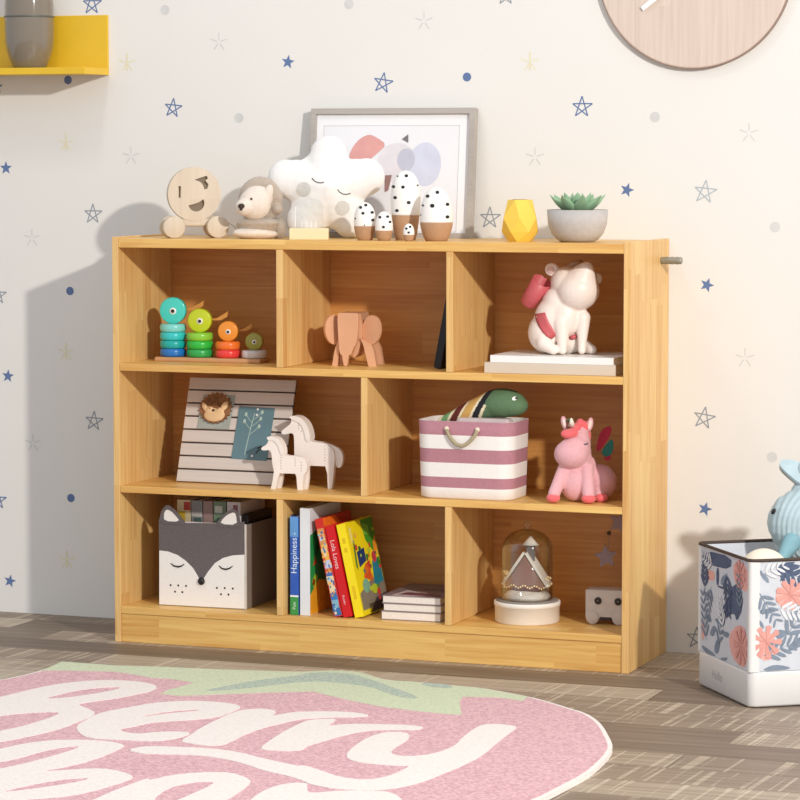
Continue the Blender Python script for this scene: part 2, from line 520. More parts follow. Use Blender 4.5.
FOX_WHITE = [(0.0889, 0.2046), (0.1098, 0.2034), (0.1338, 0.1964), (0.1538, 0.1845), (0.1717, 0.1688), (0.1836, 0.151), (0.1895, 0.1403), (0.1926, 0.135), (0.1975, 0.1462), (0.2095, 0.1634), (0.2256, 0.1825), (0.2455, 0.1951), (0.2692, 0.2021), (0.2981, 0.205), (0.2975, 0.0833), (0.088, 0.0823)]
FOX_FACE = [(0.0882, 0.2698), (0.1223, 0.2694), (0.1623, 0.2701), (0.1982, 0.2716), (0.2261, 0.2721), (0.2578, 0.2735), (0.2992, 0.279)]
FOX_EARS = [[(0.0881, 0.2661), (0.0923, 0.2865), (0.0976, 0.2996), (0.1085, 0.31), (0.1225, 0.3025), (0.1325, 0.2937), (0.1464, 0.2778), (0.1583, 0.2644)], [(0.222, 0.2635), (0.242, 0.2874), (0.2579, 0.3009), (0.2718, 0.308), (0.2816, 0.2982), (0.2862, 0.2839), (0.2885, 0.2657)]]
FOX_EARIN = [[(0.1023, 0.2722), (0.1016, 0.2869), (0.1044, 0.2944), (0.1097, 0.299), (0.1205, 0.2943), (0.1304, 0.2852), (0.1416, 0.2721)], [(0.2387, 0.2716), (0.2479, 0.2851), (0.2598, 0.2944), (0.2737, 0.2997), (0.2784, 0.2926), (0.2807, 0.2709)]]
FOX_EYES = [[(0.1169, 0.1772), (0.1256, 0.1714), (0.1357, 0.17), (0.1437, 0.1719), (0.1505, 0.177)], [(0.2355, 0.1775), (0.2434, 0.1713), (0.2525, 0.1699), (0.2612, 0.1725), (0.2691, 0.178)]]
FOX_NOSE = (0.1927, 0.1405)
FOX_DOTS = [(0.1165, 0.1274), (0.1354, 0.1276), (0.1546, 0.1275), (0.1273, 0.1132), (0.1453, 0.113), (0.2304, 0.127), (0.2495, 0.1276), (0.2689, 0.1275), (0.2403, 0.1132), (0.2585, 0.1134)]
BIN_L = [('n', [(0.2472, 0.2847), (0.0998, 0.2907), (0.1055, 0.2631), (0.2094, 0.2578), (0.2493, 0.2623)]), ('p', [(0.0933, 0.283), (0.0142, 0.285), (0.0128, 0.2298), (0.0478, 0.2319), (0.0859, 0.2409)]), ('p', [(0.1113, 0.1313), (0.0649, 0.1601), (0.0146, 0.156), (0.0076, 0.0763), (0.0755, 0.0793), (0.108, 0.1029)]), ('p', [(0.2666, 0.1366), (0.2491, 0.1344), (0.243, 0.1057), (0.2615, 0.0929)]), ('p', [(0.2356, 0.2469), (0.1894, 0.2483), (0.1954, 0.2256), (0.2352, 0.2274)]), ('n', [(0.1296, 0.1961), (0.0859, 0.2409), (0.0478, 0.2319), (0.0381, 0.1952), (0.0712, 0.1615), (0.0844, 0.1811), (0.1287, 0.16), (0.1485, 0.1788)]), ('s', [(0.264, 0.1987), (0.2279, 0.2004), (0.2077, 0.1896), (0.2369, 0.1878)]), ('s', [(0.2468, 0.1544), (0.2135, 0.1545), (0.2039, 0.1403), (0.2332, 0.1417)]), ('s', [(0.1937, 0.1526), (0.1287, 0.1586), (0.1413, 0.147), (0.1777, 0.1443)]), ('s', [(0.2192, 0.1144), (0.1999, 0.137), (0.1775, 0.1355), (0.1954, 0.1132)]), ('s', [(0.1539, 0.1319), (0.1088, 0.1365), (0.1149, 0.1235), (0.1407, 0.1228)]), ('s', [(0.1922, 0.0917), (0.177, 0.1137), (0.156, 0.1097), (0.1684, 0.0834), (0.1854, 0.0806)]), ('s', [(0.2655, 0.0873), (0.2252, 0.0839), (0.1787, 0.0768), (0.1982, 0.0662), (0.2449, 0.0709)]), ('s', [(0.1656, 0.0741), (0.114, 0.085), (0.1265, 0.0708)]), ('n', [(0.183, 0.2565), (0.1674, 0.2586), (0.1691, 0.222), (0.1822, 0.2225)]), ('n', [(0.1717, 0.223), (0.1045, 0.2229), (0.107, 0.2187), (0.1756, 0.2186)]), ('s', [(0.1565, 0.2407), (0.1246, 0.2547), (0.1305, 0.2346), (0.1587, 0.2234)])]
BIN_R = [('n', [(0.0582, 0.2837), (0.0683, 0.2867), (0.1052, 0.2844), (0.1053, 0.2773), (0.0861, 0.2709), (0.1054, 0.2725), (0.1055, 0.263), (0.0736, 0.2595), (0.0611, 0.2495), (0.0685, 0.2644), (0.0574, 0.2625)]), ('p', [(0.0513, 0.2201), (0.0637, 0.2409), (0.0889, 0.2518), (0.1057, 0.245), (0.1062, 0.2012), (0.0843, 0.2069), (0.0642, 0.2006)]), ('p', [(0.0183, 0.1517), (0.0394, 0.1542), (0.0558, 0.1368), (0.0562, 0.0988), (0.025, 0.0931), (0.0181, 0.1195)]), ('s', [(0.0178, 0.1977), (0.049, 0.1988), (0.0582, 0.1937), (0.0391, 0.1874), (0.0189, 0.1896)]), ('s', [(0.019, 0.1787), (0.0292, 0.1688), (0.0303, 0.1569), (0.0201, 0.1668)]), ('s', [(0.0495, 0.1537), (0.0723, 0.1561), (0.081, 0.1452), (0.0609, 0.1333)]), ('s', [(0.0804, 0.111), (0.0878, 0.1283), (0.1069, 0.1403), (0.1258, 0.1385), (0.1158, 0.1247), (0.0956, 0.1137)]), ('s', [(0.0237, 0.0717), (0.0452, 0.085), (0.0655, 0.085), (0.0909, 0.0781), (0.0758, 0.0693)]), ('s', [(0.0179, 0.2805), (0.0383, 0.2608), (0.0409, 0.2465), (0.0232, 0.2614)]), ('n', [(0.0966, 0.242), (0.1057, 0.2464), (0.1245, 0.2433), (0.1094, 0.2344)]), ('p', [(0.116, 0.1056), (0.1463, 0.1233), (0.1671, 0.0985), (0.1368, 0.0712)]), ('n', [(0.1554, 0.2088), (0.1961, 0.2262), (0.2016, 0.1926), (0.1765, 0.1602)]), ('p', [(0.1852, 0.2743), (0.2262, 0.268), (0.2217, 0.2252), (0.1959, 0.2405)]), ('s', [(0.1354, 0.1858), (0.1562, 0.1515), (0.1412, 0.1283), (0.1256, 0.1528)])]
# ------------------------------------------------------------------ room
D = 0.3013
W = 1.2
TOPZ = 0.907
S1T, S1B, S2T, S2B, S3T, S3B = 0.628, 0.6117, 0.353, 0.3381, 0.0804, 0.0642


def floor_mat():
    m, nt, b = newmat('rustic grey brown planks')
    L = nt.links.new
    tc = nt.nodes.new('ShaderNodeTexCoord')
    sp = nt.nodes.new('ShaderNodeSeparateXYZ')
    L(tc.outputs['Object'], sp.inputs[0])
    x, y, z = sp.outputs
    v = mnode(nt, 'DIVIDE', mnode(nt, 'ADD', y, 10.03), 0.125)
    row = mnode(nt, 'FLOOR', v)
    fr = mnode(nt, 'FRACT', v)
    wn = nt.nodes.new('ShaderNodeTexWhiteNoise')
    wn.noise_dimensions = '1D'
    L(row, wn.inputs['W'])
    ux = mnode(nt, 'ADD', mnode(nt, 'DIVIDE', x, 1.25), mnode(nt, 'MULTIPLY', wn.outputs['Value'], 9.7))
    cell = mnode(nt, 'FLOOR', ux)
    fu = mnode(nt, 'FRACT', ux)
    wn2 = nt.nodes.new('ShaderNodeTexWhiteNoise')
    wn2.noise_dimensions = '2D'
    cv = nt.nodes.new('ShaderNodeCombineXYZ')
    L(row, cv.inputs[0])
    L(cell, cv.inputs[1])
    L(cv.outputs[0], wn2.inputs['Vector'])
    # long grain
    g = nt.nodes.new('ShaderNodeCombineXYZ')
    L(mnode(nt, 'MULTIPLY', x, 3.0), g.inputs[0])
    L(mnode(nt, 'MULTIPLY', y, 70.0), g.inputs[1])
    L(mnode(nt, 'MULTIPLY', wn2.outputs['Value'], 40.0), g.inputs[2])
    no = nt.nodes.new('ShaderNodeTexNoise')
    no.inputs['Scale'].default_value = 1
    no.inputs['Detail'].default_value = 6
    L(g.outputs[0], no.inputs['Vector'])
    # saw marks across the planks
    g2 = nt.nodes.new('ShaderNodeCombineXYZ')
    L(mnode(nt, 'MULTIPLY', mnode(nt, 'ADD', x, mnode(nt, 'MULTIPLY', y, -0.05)), 120.0), g2.inputs[0])
    L(mnode(nt, 'MULTIPLY', y, 1.6), g2.inputs[1])
    L(mnode(nt, 'MULTIPLY', wn2.outputs['Value'], 77.0), g2.inputs[2])
    n2 = nt.nodes.new('ShaderNodeTexNoise')
    n2.inputs['Scale'].default_value = 1
    n2.inputs['Detail'].default_value = 1
    L(g2.outputs[0], n2.inputs['Vector'])
    n3 = nt.nodes.new('ShaderNodeTexNoise')
    n3.inputs['Scale'].default_value = 5
    n3.inputs['Detail'].default_value = 2
    L(tc.outputs['Object'], n3.inputs['Vector'])
    saw = mnode(nt, 'MULTIPLY', mnode(nt, 'GREATER_THAN', n2.outputs['Fac'], 0.61), mnode(nt, 'MULTIPLY', n3.outputs['Fac'], 0.7))
    saw = mnode(nt, 'MULTIPLY', saw, mnode(nt, 'GREATER_THAN', wn2.outputs['Value'], 0.25))
    f = mnode(nt, 'ADD', mnode(nt, 'MULTIPLY', wn2.outputs['Value'], 0.7), mnode(nt, 'MULTIPLY', mnode(nt, 'SUBTRACT', no.outputs['Fac'], 0.5), 0.8))
    f = mnode(nt, 'ADD', mnode(nt, 'ADD', f, 0.08), saw)
    r = nt.nodes.new('ShaderNodeValToRGB')
    e = r.color_ramp.elements
    e[0].color = lin((102, 86, 72)) + (1,)
    e[1].color = lin((198, 182, 160)) + (1,)
    k = r.color_ramp.elements.new(0.5)
    k.color = lin((150, 132, 114)) + (1,)
    L(f, r.inputs['Fac'])
    gap = mnode(nt, 'MAXIMUM', mnode(nt, 'LESS_THAN', fr, 0.02), mnode(nt, 'LESS_THAN', fu, 0.0025))
    mx = nt.nodes.new('ShaderNodeMix')
    mx.data_type = 'RGBA'
    L(mnode(nt, 'MULTIPLY', gap, 0.6), mx.inputs[0])
    L(r.outputs['Color'], mx.inputs[6])
    mx.inputs[7].default_value = lin((70, 56, 46)) + (1,)
    L(mx.outputs[2], b.inputs['Base Color'])
    b.inputs['Roughness'].default_value = 0.5
    bp = nt.nodes.new('ShaderNodeBump')
    bp.inputs['Strength'].default_value = 0.15
    bp.inputs['Distance'].default_value = 0.002
    L(f, bp.inputs['Height'])
    L(bp.outputs['Normal'], b.inputs['Normal'])
    return m


fl = MB().mat(floor_mat()).box((-3.5, -7.5, -0.03), (5.5, D + 0.1, 0.0))
tag(fl.build('floor'), kind='structure')

wm = plain('warm white wallpaper', (229, 226, 221), 0.85, 0.012, 3, 0.04, bscale=300)
PB = {'b': plain('print blue', (98, 120, 162), 0.85), 's': plain('print slate', (150, 156, 164), 0.85), 't': plain('print pale slate', (178, 186, 192), 0.85),
      'g': plain('print grey', (207, 206, 204), 0.85), 'y': plain('print yellow', (228, 221, 184), 0.85)}
wb = MB().mat(wm).box((-3.5, D, -0.03), (5.5, D + 0.1, 3.2))
YD = D - 0.0004
PX = 1 / 441.0


def stroke(mb, a, b, wd, y):
    d = Vector((b[0] - a[0], b[1] - a[1]))
    d.normalize()
    n = Vector((-d.y, d.x)) * wd / 2
    mb.poly([(a[0] + n.x, y, a[1] + n.y), (b[0] + n.x, y, b[1] + n.y), (b[0] - n.x, y, b[1] - n.y), (a[0] - n.x, y, a[1] - n.y)])


def line_star(mb, c, R, rot, y, wd):
    P = [(c[0] + R * sin(rot + 2 * pi * k / 5) * (1.06 if k % 2 else .94), c[1] + R * cos(rot + 2 * pi * k / 5)) for k in range(5)]
    for i in range(5):
        a, b = P[(2 * i) % 5], P[(2 * i + 2) % 5]
        stroke(mb, a, b, wd, y - i * 2e-5)


def full_star(mb, c, R, rot, y, k=0.42):
    pts = []
    for i in range(10):
        r = R if i % 2 == 0 else R * k
        t = rot + pi * i / 5
        pts.append((c[0] + r * sin(t), c[1] + r * cos(t)))
    mb.plate(pts, (), 0, Matrix.Translation((0, y, 0)))


for c, sz, k, rot in STAR_LINE:
    wb.mat(PB[k])
    line_star(wb, c, sz * PX, rot, YD, 0.0027)
wb.mat(PB['b'])
for c, rot in STAR_FILL:
    full_star(wb, c, 7.3 * PX, rot, YD)
for c, k in DOTS:
    wb.mat(PB[k])
    wb.disc((c[0], YD, c[1]), (4.4 if k == 'b' else 5) * PX, 18)
for c, k in TWINKLE:
    wb.mat(PB[k])
    for i in range(5):
        t = 2 * pi * i / 5
        stroke(wb, (c[0] + 2 * PX * sin(t), c[1] + 2 * PX * cos(t)), (c[0] + 9.5 * PX * sin(t), c[1] + 9.5 * PX * cos(t)), 0.0024, YD - i * 2e-5)
    if k == 'y':
        stroke(wb, (c[0], c[1] - 8 * PX), (c[0], c[1] + 10 * PX), 0.0035, YD - 2e-4)
tag(wb.build('wall_back', fix=False), kind='structure')

# ------------------------------------------------------------------ bookcase
C1, C2 = (204, 144, 70), (242, 202, 122)
WX = wood('pine staves along', C1, C2, 'X')
WZ = wood('pine staves upright', (204, 150, 84), (240, 203, 136), 'Z')
WBK = wood('pine back boards', (194, 126, 62), (226, 170, 98), 'X', 0.048, 0.4)
bc = thing('bookcase', 'golden pine open bookcase with eight compartments on the floor against the wall', 'bookcase')
TH = 0.0152
H = 0.9105
Di = 0.2821


def bpart(name, lo, hi, m, bev=0.0012):
    return MB().mat(m).box(lo, hi, bev).build(name, parent=bc)


bpart('side_panel', (0, 0, 0), (TH, D - 0.001, H), WZ)
bpart('side_panel', (W - TH, 0, 0), (W, D - 0.001, H), WZ)
e = 0.0003
bpart('top_board', (TH + e, 0.001, 0.8865), (W - TH - e, D - 0.001, TOPZ), WX)
bpart('shelf', (TH + e, 0.001, S1B), (W - TH - e, Di - e, S1T), WX)
bpart('shelf', (TH + e, 0.001, S2B), (W - TH - e, Di - e, S2T), WX)
bpart('bottom_board', (TH + e, 0.001, S3B), (W - TH - e, Di - e, S3T), WX)
bpart('plinth', (TH + e, 0.0035, 0), (W - TH - e, 0.02, S3B - e), WX)
bpart('back_panel', (TH + e, Di, 0.02), (W - TH - e, Di + 0.012, 0.8862), WBK, 0)
for x, z0, z1 in ((0.3960, S1T, 0.8865), (0.7903, S1T, 0.8865), (0.5941, S2T, S1B), (0.3949, S3T, S2B), (0.7880, S3T, S2B)):
    bpart('divider', (x, 0.001, z0 + e), (x + TH, Di - e, z1 - e), WZ)
mt = plain('dull nickel', (150, 146, 132), 0.4, 0.05, 60, metal=0.35)
pg = MB().mat(mt)
pg.cyl((W - .001, 0.235, 0.865), (W + 0.047, 0.235, 0.865), 0.0078, 0.0078, 20, bev=0.003)
for xx in (W + .012, W + .024, W + 0.036):
    pg.lathe([(0.0083, 0), (0.0086, 0.001), (0.0083, 0.002)], 20, Matrix.Translation((xx, 0.235, 0.865)) @ Euler((0, pi / 2, 0)).to_matrix().to_4x4())
tag(pg.build('coat_peg', parent=bc), 'short grey metal peg sticking out of the right side panel')

# ------------------------------------------------------------------ rug
RZ = 0.010
rg = MB()


def pile(name, rgb, rgb2):
    m, nt, b = newmat(name)
    tc = nt.nodes.new('ShaderNodeTexCoord')
    n = nt.nodes.new('ShaderNodeTexNoise')
    n.inputs['Scale'].default_value = 150
    n.inputs['Detail'].default_value = 3
    nt.links.new(tc.outputs['Object'], n.inputs['Vector'])
    r = nt.nodes.new('ShaderNodeValToRGB')
    r.color_ramp.elements[0].position = 0.35
    r.color_ramp.elements[1].position = 0.65
    r.color_ramp.elements[0].color = lin(rgb2) + (1,)
    r.color_ramp.elements[1].color = lin(rgb) + (1,)
    nt.links.new(n.outputs['Fac'], r.inputs['Fac'])
    nt.links.new(r.outputs['Color'], b.inputs['Base Color'])
    b.inputs['Roughness'].default_value = 0.95
    b.inputs['Sheen Weight'].default_value = 0.2
    bp = nt.nodes.new('ShaderNodeBump')
    bp.inputs['Strength'].default_value = 0.35
    bp.inputs['Distance'].default_value = 0.003
    nt.links.new(n.outputs['Fac'], bp.inputs['Height'])
    nt.links.new(bp.outputs['Normal'], b.inputs['Normal'])
    return m


RW, RP = pile('cream pile', (238, 229, 222), (228, 217, 209)), pile('pink pile', (226, 178, 181), (192, 138, 147))
RG, RT = pile('pale green pile', (206, 212, 176), (186, 197, 158)), pile('grey green pile', (140, 158, 148), (182, 194, 168))


def Rz(z):       # outline (x, y) plates laid on the floor: plate's z axis -> world y
    return Matrix(((1, 0, 0, 0), (0, 0, 1, 0), (0, -1, 0, z), (0, 0, 0, 1)))


ol = smooth2d(RUG_OUTLINE, 1)
rg.mat(RW).plate(ol, (), RZ - 0.0008, Rz(RZ))
cx = sum(p[0] for p in ol) / len(ol)
cy = sum(p[1] for p in ol) / len(ol)
inner = []
n_ = len(ol)
for i, p in enumerate(ol):
    a, b = ol[i - 1], ol[(i + 1) % n_]
    t = Vector((b[0] - a[0], b[1] - a[1])).normalized()
    nn = Vector((-t.y, t.x))
    if nn.dot(Vector((cx - p[0], cy - p[1]))) < 0:
        nn = -nn
    inner.append((p[0] + nn.x * 0.009, p[1] + nn.y * 0.009))
rg.mat(RP).plate(inner, (), 0.0012, Rz(RZ + 0.0010))
rg.mat(RG)
for o_, hs in RUG_LEAF:
    rg.plate(o_, hs, 0.001, Rz(RZ + 0.0014))
rg.mat(RT)
for o_, hs in RUG_TEAL:
    rg.plate(smooth2d(o_, 1), hs, 0.001, Rz(RZ + 0.0017))
rg.mat(RW)


def grow(h):
    mx_, my_ = sum(p[0] for p in h) / len(h), sum(p[1] for p in h) / len(h)
    return smooth2d([(mx_ + (p[0] - mx_) * 1.12, my_ + (p[1] - my_) * 1.12) for p in h], 1)


for o_, hs in RUG_WHITE:
    rg.plate(smooth2d(o_, 1), [grow(h) for h in hs], 0.0015, Rz(RZ + 0.0020))
tag(rg.build('rug'), 'pink strawberry-shaped rug with cream lettering lying on the wooden floor', 'rug')

# ------------------------------------------------------------------ yellow wall shelf and vase
yl = plain('yellow lacquer', (228, 186, 46), 0.35, 0.03, 20)
ws = thing('wall_shelf', 'yellow metal L-shaped shelf hung on the wall above left of the bookcase', 'shelf', (-0.151, D - 0.0005, 1.277))
MB().mat(yl).box((-0.62, -0.006, 0), (0, 0, 0.139), 0.001).build('back_plate', parent=ws)
MB().mat(yl).box((-0.62, -0.125, 0), (0, -0.0062, 0.0155), 0.001).build('ledge', parent=ws)
vs = thing('vase', 'smoky grey glass vase standing on the yellow wall shelf', 'vase', (-0.3250, 0.238, 1.2926))
vm, nt, b = newmat('smoky glass')
b.inputs['Base Color'].default_value = lin((142, 130, 114)) + (1,)
b.inputs['Roughness'].default_value = 0.08
b.inputs['Transmission Weight'].default_value = 0.25
b.inputs['Coat Weight'].default_value = 0.6
vpr = [(0, 0), (0.036, 0), (0.040, 0.004), (0.047, 0.02), (0.0535, 0.04), (0.0570, 0.06), (0.058, 0.09), (0.0578, 0.117), (0.0572, 0.15), (0.055, 0.175), (0.048, 0.2), (0.042, 0.212), (0.040, 0.225), (0.0365, 0.225), (0.038, 0.21), (0.0500, 0.175), (0.053, 0.12), (0.053, 0.07), (0.038, 0.008), (0, 0.008)]
MB().mat(vm).lathe(vpr, 48).build('glass_body', parent=vs)
MB().mat(plain('dark band', (92, 92, 84), 0.4)).lathe([(0.0579, 0.1165), (0.0586, 0.1175), (0.0586, 0.1205), (0.0577, 0.1215)], 48).build('band', parent=vs)

# ------------------------------------------------------------------ clock
ck = thing('wall_clock', 'round pale wooden wall clock with white hands hung high on the right', 'clock', (1.2545, D - 0.0005, 1.4935))
cw = wood('bleached wood', (204, 184, 170), (228, 211, 198), 'Z', 0.06, 0.8, 0.6, 0.30, 0.25)
rimm = plain('clock rim', (150, 128, 116), 0.6)
CR = 0.2165
RY = Euler((pi / 2, 0, 0)).to_matrix().to_4x4()
MB().mat(rimm).lathe([(0, 0), (CR, 0), (CR, 0.0135), (CR - 0.0015, 0.0145), (CR - 0.003, 0.0140), (0, 0.0140)], 96, RY, False).build('case', parent=ck)
MB().mat(cw).lathe([(0, 0.0141), (CR - 0.0025, 0.0141), (CR - 0.0045, 0.0154), (0, 0.0154)], 96, RY, False).build('dial', parent=ck)
wh = plain('white paint', (242, 240, 236), 0.5)


def hand(ang, ln, wd, y):
    a = radians(ang)
    M = Matrix.Translation((0, y, 0)) @ Euler((0, a, 0)).to_matrix().to_4x4()
    return MB().mat(wh).box((-wd / 2, -0.0012, -0.03), (wd / 2, 0.0012, ln), 0.0004, M).build('hand', parent=ck)


hand(-127, 0.143, 0.0105, -0.0200)
hand(25, 0.105, 0.0105, -0.0236)
MB().mat(wh).cyl((0, -0.0155, 0), (0, -0.027, 0), 0.012, 0.012, 24, bev=0.002).build('hub', parent=ck)
# ================================================================== on top of the bookcase
BLACK = plain('black paint', (28, 26, 26), 0.45)

# ---- wooden pull toy with a face disc
pw = wood('beech toy', (198, 180, 156), (218, 202, 182), 'Z', 0.2, 0.8, 0.6, 0.25)
pwd = plain('beech cutout shade', (128, 114, 96), 0.8)  # darkened beech: shadow inside the cut-outs is put into the backing's colour
pt = thing('pull_toy', 'round pale wooden rolling toy with cut-out smile at the left end of the bookcase top', 'toy', (0.160, 0.09, TOPZ), (0, 0, 0.60))
R0 = 0.0600
mouth = [(0.004 + 0.0185 * cos(radians(a)), -0.0205 + 0.0185 * sin(radians(a))) for a in range(195, 391, 13)] + [(0.010, -0.0180), (0.000, -0.0215)]
slit = [(-0.036, 0.018), (-0.0305, 0.018), (-0.0305, -0.008), (-0.036, -0.008)]
bird = [(0.000, 0.032), (0.012, 0.036), (0.028, 0.041), (0.031, 0.035), (0.025, 0.030), (0.032, 0.022), (0.030, 0.012), (0.022, 0.010), (0.019, 0.020), (0.013, 0.027)]
d = MB().mat(pw).plate(circ(0, 0, R0, n=64), [mouth, slit, bird], 0.02, side_smooth=True).build('face_disc', parent=pt)
d.location = (0, -0.01, 0.098)
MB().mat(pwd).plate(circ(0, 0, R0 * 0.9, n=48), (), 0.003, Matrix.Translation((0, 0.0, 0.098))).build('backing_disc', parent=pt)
MB().mat(pw).box((-0.05, -0.009, 0.026), (0.05, 0.009, 0.044), 0.004).build('chassis', parent=pt)
for sx in (-1, 1):
    for yy in (-0.021, 0.021):
        wb_ = MB().mat(pw).cyl((sx * 0.0495, yy - 0.0095, 0.0248), (sx * 0.0495, yy + 0.0095, 0.0248), 0.0247, 0.0247, 40, bev=0.002)
        wb_.build('wheel', parent=pt)
st = MB().mat(plain('cord', (205, 195, 180), 0.9)).tube([(0.07, 0, 0.035), (0.08, -0.004, 0.033), (0.09, -0.008, 0.025), (0.098, -0.01, 0.014)], 0.0013, 6)
tag(st.build('pull_cord', parent=pt), 'thin pale pull cord')

# ---- lion plush
ln = thing('plush_lion', 'small beige and taupe plush lion lying beside the wooden rolling toy', 'plush toy', (0.311, 0.095, TOPZ), (0, 0, 0.42))
cream = plain('cream plush', (226, 212, 198), 0.95, 0.05, 120, 0.3, 0.3)
taupe = plain('taupe plush', (178, 163, 148), 0.95, 0.06, 120, 0.3, 0.3)
k = 1 / 4500.0


def LP(x, z, y=0.0):
    return (((x - 340) * k), y, (748 - z) * k)


me = organic([('e', LP(330, 700), (0.052, 0.034, 0.0135)), ('e', LP(300, 690, -0.012), (0.046, 0.026, 0.013))], 0.0025, 5)
mesh_obj('cushion_body', me, cream, ln)
me = organic([('e', LP(350, 615, 0.0), (0.050, 0.034, 0.020)), ('e', LP(350, 590, -0.014), (0.047, 0.024, 0.012)), ('e', LP(560, 650, 0.008), (0.016, 0.022, 0.026))], 0.0025, 5)
mesh_obj('collar', me, taupe, ln)
bl = [('e', LP(395, 360, 0.014), (0.046, 0.026, 0.0465))]
for a in range(-60, 240, 15):
    bl.append(('e', LP(375 + 150 * cos(radians(a)), 370 - 170 * sin(radians(a)), 0.008), (0.0165, 0.018, 0.0165)))
bl += [('e', LP(540, 455, -0.004), (0.0135, 0.014, 0.0125)), ('e', LP(548, 340, 0.004), (0.012, 0.016, 0.02))]
me = organic(bl, 0.0025, 4)
mesh_obj('mane', me, taupe, ln)
me = organic([('e', LP(315, 400, -0.022), (0.036, 0.030, 0.036)), ('e', LP(345, 340, -0.014), (0.034, 0.026, 0.027)), ('e', LP(215, 430, -0.040), (0.021, 0.018, 0.019))], 0.002, 5)
bv = bvh_of(me)
head = mesh_obj('head', me, cream, ln)
MB().mat(cream).ell(LP(448, 300, -0.026), (0.0105, 0.007, 0.021), (0, 0.3, 0)).build('ear', parent=ln)
for ex, ez in (((282 - 340) * k, (748 - 350) * k), ((142 - 340) * k + 0.004, (748 - 352) * k)):
    fm = MB().mat(plain('dark brown felt', (62, 48, 42), 0.8))
    decal_disc(fm, bv, ex, ez, 0.0026)
    fm.build('eye', parent=head)
fm = MB().mat(plain('dark brown felt', (62, 48, 42), 0.8))
p0 = shoot(bv, (183 - 340) * k, (748 - 420) * k)
fm.ell(p0, (0.0075, 0.004, 0.006), seg=18).ell((p0[0] - .0005, p0[1], p0[2] - 0.005), (0.0035, 0.003, 0.005), seg=16)
fm.build('nose', parent=head)

# ---- star plush
stp = thing('plush_star', 'white star-shaped plush cushion with sleeping eyes leaning before the framed print', 'plush toy', (0.4515, 0.165, TOPZ), (-0.10, 0, 0.38))
K = 1 / (6.154 * 450)


def SP(x, z, y=0.0):
    return ((x - 390) * K, y, (672 - z) * K)


bl = [('e', SP(385, 370), (0.088, 0.042, 0.086))]
for tx, tz, r1 in ((398, 155, 0.0405), (138, 300, 0.0400), (630, 292, 0.0400), (250, 558, 0.0405), (535, 556, 0.0405)):
    bl.append(('c', SP(385, 365), SP(tx, tz), 0.064, r1 * 1.06))
me = organic(bl, 0.0035, 10)
for v in me.vertices:
    v.co.y *= 0.66 + 0.2 * max(0, 1 - (Vector((v.co.x, v.co.z)) - Vector((0, 0.11))).length / 0.08)
bv = bvh_of(me)
whp = plain('white plush', (234, 231, 228), 0.95, 0.01, 60, 0.25, 0.2)
body = mesh_obj('body', me, whp, stp)
for pts in ([(296, 312), (312, 330), (332, 340), (352, 342), (370, 338)], [(452, 382), (466, 398), (486, 408), (508, 409), (530, 402)]):
    ey = MB().mat(plain('stitch grey', (92, 88, 84), 0.8))
    decal_line(ey, bv, [((x - 390) * K, (672 - z) * K) for x, z in pts], 0.0012)
    ey.build('eyelid', parent=body)
chk = plain('grey cheek felt', (205, 202, 196), 0.9, 0.06, 200)
for x, z in ((245, 378), (482, 492)):
    c_ = MB().mat(chk)
    decal_disc(c_, bv, (x - 390) * K, (672 - z) * K, 0.0158, off=0.0009, n=24)
    c_.build('cheek', parent=body)

# ---- wooden block with clear plate
nb = thing('acrylic_sign', 'clear acrylic plate in a pale wooden block in front of the white star', 'ornament', (0.4565, 0.045, TOPZ), (0, 0, 0.30))
pale = wood('pale block wood', (226, 208, 160), (240, 226, 184), 'X', 0.3, 0.9, 0.5, 0.15)
MB().mat(pale).box((-0.0425, -0.016, 0), (0.0425, 0.016, 0.0255), 0.002).build('wooden_base', parent=nb)
gm = thin_glass('clear acrylic', (0.95, 0.96, 0.96), 0.2)
pl_ = [(-0.031, 0.0258), (0.031, 0.0258), (0.031, 0.075)] + circ(0, 0.075, 0.031, 0.016, 14, 10, 170) + [(-0.031, 0.075)]
plo = MB().mat(gm).plate(pl_, (), 0.003, Matrix.Translation((0, -0.0015, 0))).build('clear_plate', parent=nb)
et = MB().mat(plain('etched white', (240, 238, 234), 0.7))
for x in (-0.0305, -0.016, -0.006, 0.004, 0.014):
    et.box((x, -0.0019, 0.028), (x + 0.0014, -0.0016, 0.028 + (0.045 if x < -.03 else 0.014)))
et.build('etching', parent=plo)

# ---- dotted wooden dolls
browns = plain('brown clay wood', (184, 144, 110), 0.7, 0.05, 90, 0.1)
eggw = plain('egg white', (244, 240, 234), 0.55, 0.01)


